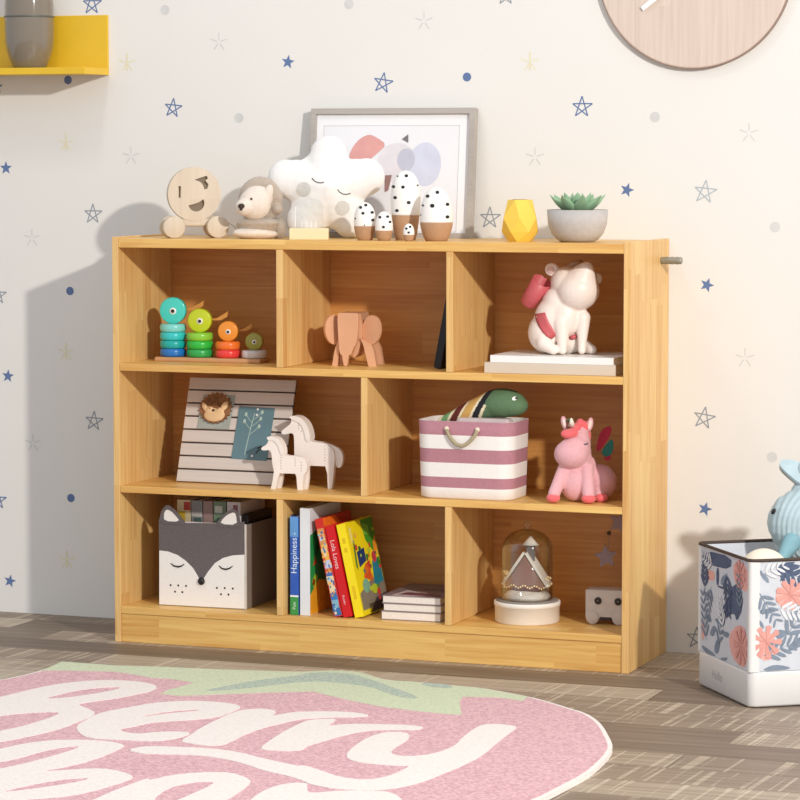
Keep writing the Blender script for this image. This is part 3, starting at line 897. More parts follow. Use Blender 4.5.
def egg(name, label, x, y, w, h, split, topheavy, dots):
    t = thing(name, label, 'ornament', (x, y, TOPZ), (0, 0, 0.34), 'dotted wooden dolls on the bookcase')
    R = w / 2

    def rad(f):
        a = 0.70 + 0.30 * sin(min(1, f / topheavy) * pi / 2) if f < topheavy else 1.0
        if f > topheavy:
            q = (f - topheavy) / (1 - topheavy)
            return R * math.sqrt(max(0, 1 - q ** 2.3))
        return R * a
    fs = [i / 40 for i in range(41)]
    low = [(0, 0), (rad(0) * 0.9, 0), (rad(0) * 0.97, 0.002)] + [(rad(f), max(0.003, f * h)) for f in fs if 0.05 < f < split] + [(rad(split), split * h)]
    MB().mat(browns).lathe(low + [(0, split * h)], 40).build('brown_base', parent=t)
    upp = [(0, split * h + 0.0002), (rad(split), split * h + 0.0002)] + [(rad(f), f * h) for f in fs if f > split] + [(0, h)]
    mb = MB().mat(eggw).lathe(upp, 40)
    # dots given as (x, z) seen from the front in fractions of w, h; repeated round the back
    tmp = bpy.data.meshes.new('t')
    mb.bm.to_mesh(tmp)
    bv = bvh_of(tmp)
    mb.mat(BLACK)
    for dx, dz, s in dots:
        decal_disc(mb, bv, dx * w, dz * h, s * 0.0037 * (w / 0.05) ** .35, 0.0032 * s * (w / 0.05) ** .35, 0.0004, 12, 2)
    o = mb.build('white_shell', parent=t, fix=False)
    bpy.data.meshes.remove(tmp)
    return t


egg('dotted_doll', 'white dotted egg doll, medium-small, leftmost of the five', 0.5775, 0.07, 0.0485, 0.083, 0.37, 0.45, [(-.18, .86, 1), (.05, .92, 1), (-.07, .71, 1), (.33, .73, 1), (.36, .53, 1), (-.42, .57, 1), (0, .40, .9)])
egg('dotted_doll', 'short dotted egg doll just right of the leftmost doll', 0.6280, 0.055, 0.039, 0.0635, 0.34, 0.42, [(-.22, .80, 1), (.2, .82, 1), (.33, .64, .9), (-.02, .47, 1)])
egg('dotted_doll', 'tallest white dotted egg doll in the middle of the group', 0.6555, 0.115, 0.0655, 0.152, 0.355, 0.62, [(-.26, .915, 1), (.03, .92, 1), (.4, .785, 1.1), (-.4, .765, 1), (-.08, .76, 1), (-.34, .61, 1), (.11, .54, 1.1), (-.28, .425, 1), (-.47, .82, .6)])
egg('dotted_doll', 'tiniest dotted egg doll standing before the tallest one', 0.6945, 0.03, 0.0245, 0.038, 0.36, 0.42, [(-.2, .72, 1), (.12, .82, 1), (0, .5, 1)])
egg('dotted_doll', 'large wide dotted egg doll at the right end of the five', 0.7415, 0.075, 0.072, 0.1165, 0.345, 0.40, [(-.26, .83, 1), (.03, .9, 1), (-.12, .655, 1.2), (.33, .68, 1), (.33, .45, 1), (-.47, .48, .8), (-.4, .66, .6)])

# ---- framed print
fr = thing('framed_print', 'grey-framed abstract art print leaning on the wall behind the white star', 'picture', (0.3690, 0.243, TOPZ), (-0.10, 0, 0))
FW_, FH, FT = 0.3920, 0.291, 0.022
fmm = wood('grey frame wood', (158, 150, 142), (186, 178, 170), 'X', 0.05, 0.9, 0.6, 0.25)
fwid = 0.0125
MB().mat(fmm).plate([(0, 0), (FW_, 0), (FW_, FH), (0, FH)], [[(fwid, fwid), (FW_ - fwid, fwid), (FW_ - fwid, FH - fwid), (fwid, FH - fwid)]], FT).build('frame', parent=fr)
mat_ = MB().mat(plain('mat board', (238, 237, 238), 0.8, 0.01)).box((fwid, 0.009, fwid), (FW_ - fwid, 0.014, FH - fwid)).build('mat_board', parent=fr)
art = MB()


def FP(x, y):
    return (x - 45) / (785 - 45) * FW_, (630 - y) / (630 - 35) * FH


def lay(rgb, pts, n, nm):
    art.mat(plain(nm, rgb, 0.85, 0.05, 35)).plate([FP(*p) for p in pts], (), 0, Matrix.Translation((0, 0.0088 - n * 0.00025, 0)))


art.mat(plain('art paper', (233, 232, 235), 0.85, 0.01)).plate([FP(100, 112), FP(715, 112), FP(715, 600), FP(100, 600)], (), 0, Matrix.Translation((0, 0.0088, 0)))
for a_, b_ in (((100, 112), (715, 115)), ((712, 112), (715, 600)), ((100, 112), (103, 600)), ((100, 597), (715, 600))):
    lay((200, 199, 200), [a_, (b_[0], a_[1]), b_, (a_[0], b_[1])], 0.5, 'art line')
lay((222, 216, 220), circ(440, 285, 92, n=36), 1, 'art grey wash')
lay((208, 210, 226), circ(565, 290, 72, 100, 36), 2, 'art lavender wash')
lay((192, 192, 206), circ(480, 270, 40, 52, 30), 3, 'art overlap')
lay((219, 160, 154), smooth2d([(225, 278), (220, 250), (240, 205), (270, 170), (310, 152), (345, 168), (390, 200), (350, 240), (310, 275)], 1), 4, 'art pink')
lay((120, 118, 118), [(457, 176), (486, 153), (487, 192)], 4, 'art dark')
lay((150, 116, 110), [(386, 342), (418, 340), (405, 410), (388, 420)], 4, 'art brown')
art.build('print', parent=fr)

# ---- faceted yellow vase
yv = thing('faceted_vase', 'yellow faceted geometric vase between the framed print and the succulent', 'vase', (0.9235, 0.10, TOPZ), (0, 0, 0.30))
mb = MB().mat(plain('yellow ceramic', (242, 202, 82), 0.6, 0.02))
hs = bmesh.new()
for z, r, ph, n in ((0, 0.0265, 0.3, 6), (0.021, 0.0395, 0.0, 6), (0.05, 0.0405, 0.52, 6), (0.0895, 0.0265, 0.1, 6)):
    for i in range(n):
        a = ph + 2 * pi * i / n
        hs.verts.new((r * cos(a), r * sin(a), z))
bmesh.ops.convex_hull(hs, input=list(hs.verts))
mb.add(hs, None, False)
mb.build('faceted_body', parent=yv)
mb = MB().mat(plain('vase mouth', (150, 112, 30), 0.8))
mb.lathe([(0, 0.0896), (0.017, 0.0896), (0.016, 0.0902), (0, 0.0902)], 6)
mb.build('mouth', parent=yv)

# ---- succulent
sc = thing('succulent', 'green succulent in a grey concrete bowl at the right of the bookcase top', 'plant', (1.0510, 0.105, TOPZ), (0, 0, 0.3))
con = plain('grey concrete', (188, 182, 178), 0.85, 0.05, 90, 0.15)
MB().mat(con).lathe([(0, 0), (0.034, 0), (0.044, 0.005), (0.0555, 0.018), (0.0632, 0.040), (0.0655, 0.0690), (0.0622, 0.0690), (0.058, 0.060), (0, 0.060)], 56).build('bowl', parent=sc)
MB().mat(plain('soil', (92, 78, 64), 0.95, 0.2, 200, 0.5)).lathe([(0, 0.0602), (0.0578, 0.0602), (0.05, 0.063), (0, 0.065)], 32).build('soil', parent=sc)
lf = plain('succulent green', (140, 174, 138), 0.55, 0.12, 30)


def sleaf(L, wd, az, tilt, r0, z0):
    mb = MB().mat(lf)
    n, m = 12, 14
    rows = []
    for i in range(n + 1):
        t = i / n
        ww = wd * (sin(pi * min(1, t * 0.92 + 0.10)) ** 0.8) * (1 - 0.25 * t) * (1 if t < .97 else .25)
        hh = ww * 0.42
        rows.append([(L * t, ww * cos(2 * pi * j / m), hh * sin(2 * pi * j / m) + L * 0.16 * t * t) for j in range(m)])
    M = Matrix.Translation((r0 * cos(az), r0 * sin(az), z0)) @ Euler((0, 0, az)).to_matrix().to_4x4() @ Euler((0, -tilt, 0)).to_matrix().to_4x4()
    V = [[mb.bm.verts.new(M @ Vector(p)) for p in r] for r in rows]
    for a, b in zip(V, V[1:]):
        for j in range(m):
            mb.face([a[j], a[(j + 1) % m], b[(j + 1) % m], b[j]], True)
    mb.face(V[0][::-1])
    mb.face(V[-1])
    mb.build('leaf', parent=sc)


for i in range(8):
    sleaf(0.064, 0.0180, 2 * pi * i / 8 + 0.2, 0.50, 0.010, 0.062)
for i in range(6):
    sleaf(0.048, 0.0165, 2 * pi * i / 6 + 0.5, 0.88, 0.008, 0.064)
for i in range(4):
    sleaf(0.040, 0.0125, 2 * pi * i / 4, 1.25, 0.004, 0.066)

# ================================================================== top row
# ---- stacking birds
sb = thing('stacking_toy', 'rainbow ring stacking birds on a wooden base in the top left compartment', 'toy', (0.1905, 0.125, S1T), (0, 0, 0.03))
bw = plain('light toy wood', (214, 168, 116), 0.5, 0.05, 30)
MB().mat(plain('base board wood', (196, 148, 104), 0.5, 0.05, 30)).box((-0.132, -0.031, 0), (0.124, 0.031, 0.010), 0.003).build('base_board', parent=sb)
CX = [-0.0985, -0.0330, 0.0355, 0.1010 - 0.0025]
RR = [0.0300, 0.0300, 0.0290, 0.0285]
ringcols = [[(32, 112, 190), (24, 168, 164), (52, 196, 196), (128, 212, 206)], [(44, 162, 78), (46, 184, 64), (136, 204, 62)], [(226, 62, 58), (238, 116, 44)], [(206, 198, 198)]]
headcols = [(72, 206, 192), (192, 208, 30), (236, 148, 48), (160, 156, 62)]
headr = [0.0300, 0.0270, 0.0228, 0.0198]
paint_white = plain('toy white', (245, 245, 240), 0.4)
for i in range(4):
    z = 0.0102
    for j, c in enumerate(ringcols[i]):
        R = RR[i]
        hh = 0.0184
        pr = [(0, 0), (R - 0.004, 0), (R - 0.0012, 0.0016), (R, 0.006), (R, hh - 0.006), (R - 0.0012, hh - 0.0016), (R - 0.004, hh), (0, hh)]
        MB().mat(plain('toy %d %d' % (i, j), c, 0.25, 0.02, coat=0.3)).lathe(pr, 40).build('ring', parent=sb, loc=(CX[i], 0, z))
        z += hh + 0.0002
    R = headr[i]
    hd = MB().mat(plain('toy head %d' % i, headcols[i], 0.3, 0.02, coat=0.25)).cyl((0, -0.012, 0), (0, 0.012, 0), R, R, 44, bev=0.003).build('bird_head', parent=sb, loc=(CX[i] + 0.001, 0, z + R - 0.0005))
    hd.rotation_euler = (0, 0, 0.22)
    MB().mat(paint_white).cyl((0.001, -0.0121, -0.001), (0.001, -0.0128, -0.001), R * 0.26, R * 0.26, 20).mat(BLACK).cyl((0.001, -0.0129, -0.001), (0.001, -0.0136, -0.001), R * 0.14, R * 0.14, 16).build('eye', parent=hd)
    if i < 3:
        L = [0.046, 0.042, 0.036][i]
        q = [(0, 0), (L * .35, L * 0.05), (L * .8, L * 0.30), (L * 0.95, L * 0.42), (L * .92, L * .12), (L * .6, -L * .06), (L * .2, -L * .08)]
        MB().mat(plain('beak wood', (206, 142, 62), 0.5)).plate(q, (), 0.007, Matrix.Translation((R * 0.82, 0.004, R * 0.12))).build('beak', parent=hd)

# ---- wooden elephant
el = thing('wooden_elephant', 'pinkish bent-wood elephant standing in the top middle compartment', 'figurine', (0.5360, 0.118, S1T), (0, 0, 0.16))
em = plain('pink plywood', (218, 164, 126), 0.6, 0.05, 25)
K = 1 / (8.89 * 451)


def EP(l):
    return [((x - 400) * K, (578 - z) * K) for x, z in l]


MB().mat(em).plate(smooth2d(EP([(262, 108), (300, 104), (420, 104), (455, 108), (455, 160), (446, 280), (436, 370), (404, 420), (385, 478), (368, 470), (360, 520), (352, 574), (322, 574), (312, 520), (303, 468), (285, 470), (272, 330)]), 1), (), 0.010, Matrix.Translation((0, -0.030, 0))).build('head_and_trunk', parent=el)
arch = EP([(262, 112), (455, 112), (470, 200), (470, 330), (430, 470), (400, 505), (385, 480), (440, 330), (425, 260), (300, 260), (290, 340), (310, 470), (285, 480), (262, 330)])
MB().mat(em).plate(arch, (), 0.085, Matrix.Translation((0, -0.012, 0))).build('body', parent=el)
MB().mat(em).plate(circ(0, 0, 0.0232, 0.033, 36), (), 0.008, Matrix.Translation(((552 - 400) * K, -0.012, (578 - 258) * K)) @ Euler((0, 0.12, -0.35)).to_matrix().to_4x4()).build('ear', parent=el)
MB().mat(em).plate(circ(0, 0, 0.0232, 0.033, 36), (), 0.008, Matrix.Translation(((222 - 400) * K, -0.012, (578 - 258) * K)) @ Euler((0, -0.12, 0.75)).to_matrix().to_4x4()).build('ear', parent=el)
for yy in (-0.019, 0.052):
    lg = EP([(462, 330), (500, 345), (560, 385), (582, 430), (606, 578), (535, 578), (510, 480), (490, 395)])
    MB().mat(em).plate(smooth2d(lg, 0), (), 0.018, Matrix.Translation((0, yy, 0))).build('leg', parent=el)
    lg = EP([(300, 330), (265, 345), (240, 400), (222, 470), (205, 578), (255, 578), (262, 500), (275, 420)])
    MB().mat(em).plate(lg, (), 0.018, Matrix.Translation((0, yy, 0))).build('leg', parent=el)


# ---- books
def book(name, label, loc, rot, t, h, d, cover, pages=(236, 230, 220), group=None, spine_extra=None, cover_extra=None, x_from=0.0, rough=0.35, fore=False):
    """standing book: thickness x, depth y (spine at y=0), height z"""
    r = thing(name, label, 'book', loc, rot, group)
    cm = plain('cover %d %d %d' % cover, cover, rough, 0.02, 20)
    mb = MB().mat(cm)
    ct = 0.0016
    x0 = x_from
    mb.box((x0, 0, 0), (x0 + ct, d, h), 0.0004)
    mb.box((x0 + t - ct, 0, 0), (x0 + t, d, h), 0.0004)
    ys = d - 0.002 if fore else 0
    mb.box((x0 + ct * .5, ys, 0), (x0 + t - ct * .5, ys + 0.002, h), 0.0006)
    if spine_extra:
        spine_extra(mb, x0, t, h, d)
    if cover_extra:
        cover_extra(mb, x0, t, h, d)
    mb.build('cover', parent=r)
    pm = plain('pages %d' % pages[0], pages, 0.85, 0.05, 300)
    MB().mat(pm).box((x0 + ct + .0001, 0.0010 if fore else 0.0022, 0.0025), (x0 + t - ct - .0001, d - (0.0022 if fore else 0.003), h - 0.0025)).build('pages', parent=r)
    return r


def spine_text(mb, x0, t, h, txt, size, zc, rgb, nm, down=True, dx=0):
    me = text_mesh(txt, size)
    # reading direction: bottom-to-top or top-to-bottom
    if down:
        M = basis((0, 0, -1), (1, 0, 0), (0, -1, 0), (x0 + t / 2 + dx, -0.0004, zc))
    else:
        M = basis((0, 0, 1), (-1, 0, 0), (0, -1, 0), (x0 + t / 2 + dx, -0.0004, zc))
    mb.mat(plain(nm, rgb, 0.6)).add_mesh(me, M)
    bpy.data.meshes.remove(me)


def spine_patch(mb, x0, t, z0, z1, rgb, a=0.0, b=1.0, off=0.0002):
    mb.mat(plain('ink %d %d %d' % rgb, rgb, 0.4)).poly([(x0 + t * a, -off, z0), (x0 + t * b, -off, z0), (x0 + t * b, -off, z1), (x0 + t * a, -off, z1)])


def cover_patch(mb, x0, t, pts, rgb, off=0.0002):
    """polygon on the right-hand cover in (y, z)"""
    mb.mat(plain('ink %d %d %d' % rgb, rgb, 0.4, 0.12, 60)).plate([(p[0], p[1]) for p in pts], (), 0, basis((0, 1, 0), (-1, 0, 0), (0, 0, 1), (x0 + t + off, 0, 0)))


# black tablet-like book leaning on the divider
book('black_book', 'thin black book leaning against the divider right of the elephant', (0.7475, 0.085, S1T + 0.0003), (0, radians(10.6), 0), 0.0165, 0.20, 0.155, (26, 24, 26), (60, 50, 50), None, None, None, -0.0165)

# lying books under the pig
book('lying_book', 'thick beige book lying at the bottom under the pig', (0.872, 0.016, S1T + 0.0003), (0, pi / 2, 0.02), 0.0225, 0.290, 0.2, (212, 198, 180), (226, 214, 196), 'books under the pig', x_from=-0.0225)
book('lying_book', 'thin white book lying on the beige book under the pig', (0.883, 0.022, S1T + 0.0230), (0, pi / 2, 0.0), 0.0150, 0.274, 0.19, (240, 238, 234), (240, 238, 232), 'books under the pig', x_from=-0.015)
PIGZ = S1T + 0.0381

# ---- pig with backpack
pg = thing('pig_figurine', 'white pig figurine with red backpack looking up, seated on the lying books', 'figurine', (1.0190, 0.105, PIGZ), (0, 0, 0.28))
K = 1 / (6.4 * 467)


def PP(x, z, y=0.0):
    return ((x - 340) * K, y, (636 - z) * K)


porc = plain('white pig resin', (240, 226, 216), 0.4, 0.015, 30)
pink = plain('strap red', (196, 92, 96), 0.45, 0.04, 30)
bl = [('e', PP(240, 500, 0.014), (0.042, 0.047, 0.045)), ('e', PP(270, 400, 0.006), (0.038, 0.040, 0.050), (0, 0.35, 0)), ('e', PP(300, 300, 0.006), (0.031, 0.036, 0.040), (0, 0.4, 0)),
      ('e', PP(350, 400, -0.006), (0.036, 0.033, 0.044)), ('e', PP(436, 222, -0.012), (0.047, 0.045, 0.0445)),
      ('c', PP(446, 190, -0.012), PP(490, 84, -0.030), 0.0405, 0.0160), ('e', PP(360, 180, 0.002), (0.034, 0.04, 0.036)),
      ('c', PP(335, 420, -0.022), PP(342, 560, -0.032), 0.020, 0.0115), ('c', PP(342, 560, -0.032), PP(342, 606, -0.034), 0.0115, 0.0095),
      ('c', PP(470, 400, -0.012), PP(466, 560, -0.022), 0.017, 0.010), ('c', PP(466, 560, -0.022), PP(465, 606, -0.024), 0.010, 0.0092),
      ('c', PP(225, 560, -0.022), PP(285, 606, -0.036), 0.018, 0.0100), ('c', PP(440, 570, 0.030), PP(530, 606, -0.006), 0.018, 0.0105), ('e', PP(380, 540, 0.02), (0.032, 0.036, 0.034))]
me = organic(bl, 0.0022, 16)
bv = bvh_of(me)
pigb = mesh_obj('body', me, porc, pg)
eme = organic([('e', PP(268, 94, 0.002), (0.0150, 0.0065, 0.0145), (0, 0.3, 0)), ('e', PP(305, 112, 0.002), (0.012, 0.007, 0.011))], 0.0014, 3)
ear_ = mesh_obj('ear', eme, porc, pg)
MB().mat(plain('ear pink', (222, 190, 180), 0.5)).ell(PP(262, 96, -0.0025), (0.0085, 0.0035, 0.0085), (0, 0.3, 0), 16).build('ear_lining', parent=ear_)
MB().mat(plain('forehead tan', (186, 150, 120), 0.5)).ell(PP(418, 62, 0.008), (0.019, 0.013, 0.0095), (0, -0.25, 0), 20).build('forehead_patch', parent=pg)
eme = organic([('e', PP(560, 150, 0.018), (0.010, 0.006, 0.0125), (0, -0.3, 0))], 0.0014, 3)
mesh_obj('ear', eme, porc, pg)
MB().mat(plain('snout pink', (222, 178, 164), 0.4)).ell(PP(497, 66, -0.033), (0.0105, 0.007, 0.006), (0.5, 0.3, 0)).build('snout', parent=pg)
for nx in (486, 506):
    MB().mat(plain('nostril', (150, 104, 92), 0.6)).ell(PP(nx, 62, -0.0405), (0.0018, 0.0015, 0.0018), seg=12).build('nostril', parent=pg)
# strap over the flank
ctr = [(192, 340), (196, 372), (206, 405), (222, 440), (242, 472), (264, 500), (284, 525)]
mb = MB().mat(pink)
rows = []
for i, (x, z) in enumerate(ctr):
    a = Vector(ctr[max(0, i - 1)])
    b_ = Vector(ctr[min(len(ctr) - 1, i + 1)])
    t_ = (b_ - a).normalized()
    n_v = Vector((t_.y, -t_.x))
    wdt = [26, 34, 36, 36, 34, 30, 20][i]
    row = []
    for q in (-1, -.5, 0, .5, 1):
        xx, zz = x + n_v.x * wdt * q, z + n_v.y * wdt * q
        p = shoot(bv, (xx - 340) * K, (636 - zz) * K, 0.0016)
        row.append(p if p is not None else None)
    if all(p is not None for p in row):
        rows.append([mb.bm.verts.new(p) for p in row])
for a, b_ in zip(rows, rows[1:]):
    for j in range(4):
        mb.face([a[j], a[j + 1], b_[j + 1], b_[j]], True)
o = mb.build('strap', parent=pg)
sol = o.modifiers.new('s', 'SOLIDIFY')
sol.thickness = 0.003
MB().mat(pink).tube([PP(392, 528, -0.014), PP(405, 524, -0.020), PP(424, 520, -0.014)], 0.005, 8).build('strap', parent=pg)
# bucket-shaped backpack
p0, p1 = Vector(PP(118, 268, 0.014)), Vector(PP(212, 178, 0.022))
p0 = Vector(PP(112, 318, 0.026))
p1 = Vector(PP(208, 165, -0.002))
dirv = (p1 - p0)
MQ = Matrix.Translation(p0) @ dirv.to_track_quat('Z', 'Y').to_matrix().to_4x4()
hl = dirv.length
MB().mat(pink).lathe([(0, 0), (0.0165, 0), (0.0185, 0.003), (0.0218, hl), (0.0200, hl), (0.0170, 0.008), (0, 0.008)], 36, MQ).build('backpack', parent=pg)
# ================================================================== middle row
# ---- slatted board
sl = thing('slatted_board', 'pale grey slatted board leaning on the bookcase back in the middle left compartment', 'board', (0.1005, 0.114, S2T + 0.0008), (-0.33, 0, 0))
gw = wood('washed grey slats', (196, 186, 178), (222, 213, 206), 'X', 0.031, 1.2, 0.7, 0.2)
BWd, BHt = 0.262, 0.2470
MB().mat(plain('dark backing', (82, 72, 66), 0.8)).box((0.001, 0.0062, 0), (BWd - 0.001, 0.012, BHt), 0.0006).build('backing', parent=sl)
mb = MB().mat(gw)
pitch = BHt / 8
for i in range(8):
    mb.box((0, 0, i * pitch + 0.0022), (BWd, 0.006, (i + 1) * pitch - 0.0016), 0.0012)
mb.build('slats', parent=sl)
SLM = Matrix.Translation((0.1005, 0.114, S2T + 0.0008)) @ Euler((-0.33, 0, 0)).to_matrix().to_4x4()
K = 1 / (5.714 * 440)

# hedgehog ornament
def at_board(u, v, off=0.0):
    return SLM @ Vector((u, -off, v))


hh = thing('hedgehog_ornament', 'brown and cream hedgehog ornament pinned to the slatted board', 'ornament', at_board(0.0765, 0.1695, 0.0072), (-0.33, 0, 0))
brn = plain('hedgehog brown', (150, 104, 66), 0.8, 0.2, 160, 0.5)
tan = plain('hedgehog cream', (232, 196, 150), 0.7, 0.05, 60)
mb = MB().mat(brn)
spk = []
for i in range(44):
    a = 2 * pi * i / 44
    r = (0.040 if i % 2 else 0.0345)
    spk.append((r * 1.02 * cos(a), 0.004 + r * 0.93 * sin(a)))
mb.plate(spk, (), 0.006, Matrix.Translation((0, -0.001, 0)))
random.seed(2)
for i in range(60):
    a = random.uniform(0.1, pi - 0.1)
    r = random.uniform(0.012, 0.035)
    x, z = r * cos(a), 0.004 + r * sin(a) * .92
    mb.cyl((x * .85, -0.001, z * .85), (x, -0.0048, z), 0.0022, 0.0003, 6)
mb.build('spiky_body', parent=hh)
mb = MB().mat(tan)
mb.ell((0.001, -0.003, -0.013), (0.026, 0.006, 0.016)).ell((0.024, -0.004, 0.008), (0.0075, 0.004, 0.0115), (0, 0.5, 0)).ell((-0.024, -0.004, 0.004), (0.006, 0.004, 0.013), (0, -0.6, 0)).ell((-0.011, -0.0045, -0.004), (0.012, 0.005, 0.010)).ell((0.013, -0.0045, -0.006), (0.012, 0.005, 0.010))
mb.build('face', parent=hh)
MB().mat(BLACK).ell((0.0, -0.0095, -0.004), (0.0032, 0.002, 0.0028), seg=14).build('nose', parent=hh)
for sx in (-1, 1):
    MB().mat(BLACK).ell((sx * 0.010, -0.0092, 0.0005), (0.0014, 0.001, 0.0014), seg=10).build('eye', parent=hh)
mb = MB().mat(plain('sage felt', (164, 172, 164), 0.85)).plate([(-0.042, -0.043), (0.038, -0.043), (0.043, 0.036), (-0.036, 0.036)], (), 0.0008, Matrix.Translation((0, 0.0055, 0)))
mb.build('felt_backing', parent=hh)
for x, z in ((-0.022, 0.032), (0.022, 0.030)):
    MB().mat(paint_white).ell((x, 0.0045, z), (0.003, 0.002, 0.003), seg=10).build('pin', parent=hh)

cd = thing('card', 'teal card with a pale sprig drawing pinned to the slatted board', 'card', at_board(0.1745, 0.1185, 0.0018), (-0.33, 0.03, 0))
mb = MB().mat(plain('teal card', (98, 130, 140), 0.7, 0.05, 50)).box((-0.0435, 0, -0.061), (0.0435, 0.0012, 0.061))
pk = plain('sprig ink', (176, 198, 186), 0.7)
mb.mat(pk)


def ink(mb, pts, wd, y):
    for i, (a, b_) in enumerate(zip(pts, pts[1:])):
        stroke(mb, a, b_, wd, y)


ink(mb, [(-0.012, -0.050), (-0.010, -0.02), (-0.007, 0.015), (-0.003, 0.046)], 0.0018, -0.0003)
for z, s in ((-0.002, 1), (0.008, -1), (0.016, 1), (0.024, -1), (0.031, 1)):
    x0 = -0.010 + 0.12 * (z + .05) * 0.6
    ink(mb, [(x0, z), (x0 + s * 0.010, z + 0.008), (x0 + s * 0.017, z + 0.017)], 0.0013, -0.0004)
    mb.plate(circ(x0 + s * 0.019, z + 0.019, 0.0035, 0.005, 10), (), 0, Matrix.Translation((0, -0.0005, 0)))
mb.mat(paint_white)
for x, z in ((0.003, 0.056), (0.003, 0.043), (0.006, -0.052)):
    mb.disc((x, -0.0006, z), 0.0026, 12)
mb.mat(plain('twig ink', (40, 44, 48), 0.7))
ink(mb, [(0.014, -0.046), (0.020, -0.038), (0.027, -0.032)], 0.003, -0.0003)
ink(mb, [(0.016, -0.034), (0.026, -0.028)], 0.003, -0.0003)
mb.build('card_sheet', parent=cd)

# ---- white wooden horses
hw = plain('white painted wood', (240, 230, 222), 0.6, 0.03, 40)
dk = plain('stitch mark', (120, 112, 108), 0.7)


def horse(label, loc, K, pts, legs, mane, tail, th, marks, ox, oz):
    t = thing('wooden_horse', label, 'figurine', loc, (0, 0, 0.05), 'white wooden horses')

    def T(l):
        return [((x - ox) * K / 0.94, (oz - z) * K) for x, z in l]
    mb = MB().mat(hw).plate(smooth2d(T(pts), 1), (), th, Matrix.Translation((0, -th / 2, 0)))
    mb.mat(dk)
    for x, z in T(marks):
        mb.disc((x, -th / 2 - 0.0003, z), 0.0011, 8)
    bd = mb.build('body', parent=t)
    for i, (l, off) in enumerate(legs):
        MB().mat(hw).plate(T(l), (), th * 0.45, Matrix.Translation((0, off, 0))).build('leg', parent=t)
    MB().mat(hw).plate(smooth2d(T(mane), 1), (), th * 1.25, Matrix.Translation((0, -th * 0.625, 0))).build('mane', parent=t)
    if tail:
        MB().mat(hw).plate(smooth2d(T(tail), 1), (), th * 0.5, Matrix.Translation((0, -th * .25, 0))).build('tail', parent=t)
    return t


K5 = 1 / (7.62 * 449)
horse('smaller white wooden horse in front of the slatted board', (0.3915, 0.077, S2T), K5,
      [(90, 330), (96, 346), (115, 350), (160, 342), (172, 375), (175, 440), (185, 490), (195, 520), (230, 520), (340, 518), (400, 525), (436, 510), (440, 440), (424, 405), (385, 385), (262, 385), (262, 350), (252, 300), (228, 262), (195, 245), (150, 255), (140, 300)],
      [([(190, 505), (240, 505), (225, 540), (200, 640), (165, 640), (180, 575)], -0.011), ([(345, 505), (415, 505), (412, 560), (405, 640), (368, 640), (362, 545)], -0.011),
       ([(205, 505), (245, 505), (240, 540), (222, 640), (190, 640), (205, 575)], 0.004), ([(365, 505), (436, 490), (436, 560), (425, 640), (392, 640), (382, 545)], 0.004)],
      [(135, 250), (150, 240), (190, 238), (228, 258), (255, 300), (266, 350), (264, 385), (240, 370), (225, 310), (190, 268), (150, 272)], None, 0.020,
      [(243, z) for z in range(400, 500, 20)] + [(350, z) for z in range(400, 470, 18)] + [(395, z) for z in range(430, 560, 22)], 285, 640)
horse('bigger white wooden horse behind the smaller one', (0.4160, 0.122, S2T), K5,
      [(245, 205), (250, 226), (270, 232), (330, 215), (345, 240), (345, 380), (352, 450), (400, 462), (580, 464), (640, 462), (655, 400), (640, 330), (575, 285), (460, 278), (470, 250), (455, 180), (430, 135), (390, 100), (345, 90), (318, 100), (325, 130), (310, 155)],
      [([(352, 440), (430, 440), (412, 530), (400, 632), (365, 632), (358, 540)], -0.014), ([(575, 440), (650, 440), (642, 540), (630, 634), (600, 634), (596, 520)], -0.014),
       ([(365, 440), (445, 440), (428, 530), (416, 632), (382, 632), (372, 540)], 0.004), ([(560, 440), (640, 440), (625, 540), (615, 634), (588, 634), (582, 520)], 0.004)],
      [(305, 95), (345, 82), (392, 94), (432, 128), (458, 180), (472, 250), (462, 280), (435, 270), (425, 200), (395, 140), (340, 118)],
      [(560, 283), (640, 308), (690, 338), (710, 400), (690, 478), (655, 470), (645, 400), (620, 340)], 0.026,
      [(578, z) for z in range(310, 450, 22)] + [(380, z) for z in range(140, 200, 20)] + [(410, 170), (400, 200)], 420, 634)

# ---- striped basket
bk = thing('storage_basket', 'mauve and white striped fabric basket with rope handle in the middle right compartment', 'basket', (0.7150, 0.014, S2T), (0, 0, 0.0))
mv = plain('mauve canvas', (180, 126, 136), 0.9, 0.05, 150, 0.2)
wc = plain('white canvas', (240, 234, 228), 0.9, 0.02, 150, 0.2)
zs = [0, 0.004, 0.0250, 0.0480, 0.0790, 0.1090, 0.1390, 0.1690]
cols = [wc, wc, mv, wc, mv, wc, mv]
mb = MB()


def loop_ring(z, g, r=0.034):
    return [mb.bm.verts.new((x, y, z)) for x, y in rrect(0.003 - g, 0.2170 + g, 0.003 - g, 0.137 + g, r, 7)]


rings = [loop_ring(z, (-0.004 if z == 0 else 0.004 * z / 0.166)) for z in zs]
for i, (a, b_) in enumerate(zip(rings, rings[1:])):
    mb.mat(cols[i])
    for j in range(len(a)):
        mb.face([a[j], a[(j + 1) % len(a)], b_[(j + 1) % len(a)], b_[j]], True)
mb.mat(wc)
mb.face(rings[0][::-1])
inr = [loop_ring(0.1690, 0.004 - 0.004), loop_ring(0.02, -0.004)]
for a, b_ in zip([rings[-1]] + inr, inr):
    for j in range(len(a)):
        mb.face([a[j], a[(j + 1) % len(a)], b_[(j + 1) % len(a)], b_[j]], True)
mb.face(inr[-1])
mb.build('fabric_body', parent=bk)
rope = plain('jute rope', (176, 162, 130), 0.95, 0.15, 300, 0.5)
hx0, hx1 = 0.0740, 0.1440
pts = []
for i in range(21):
    t = i / 20
    pts.append((hx0 + (hx1 - hx0) * t, -0.0055 - 0.004 * sin(pi * t), 0.1520 - 0.0340 * sin(pi * t) ** 0.75))
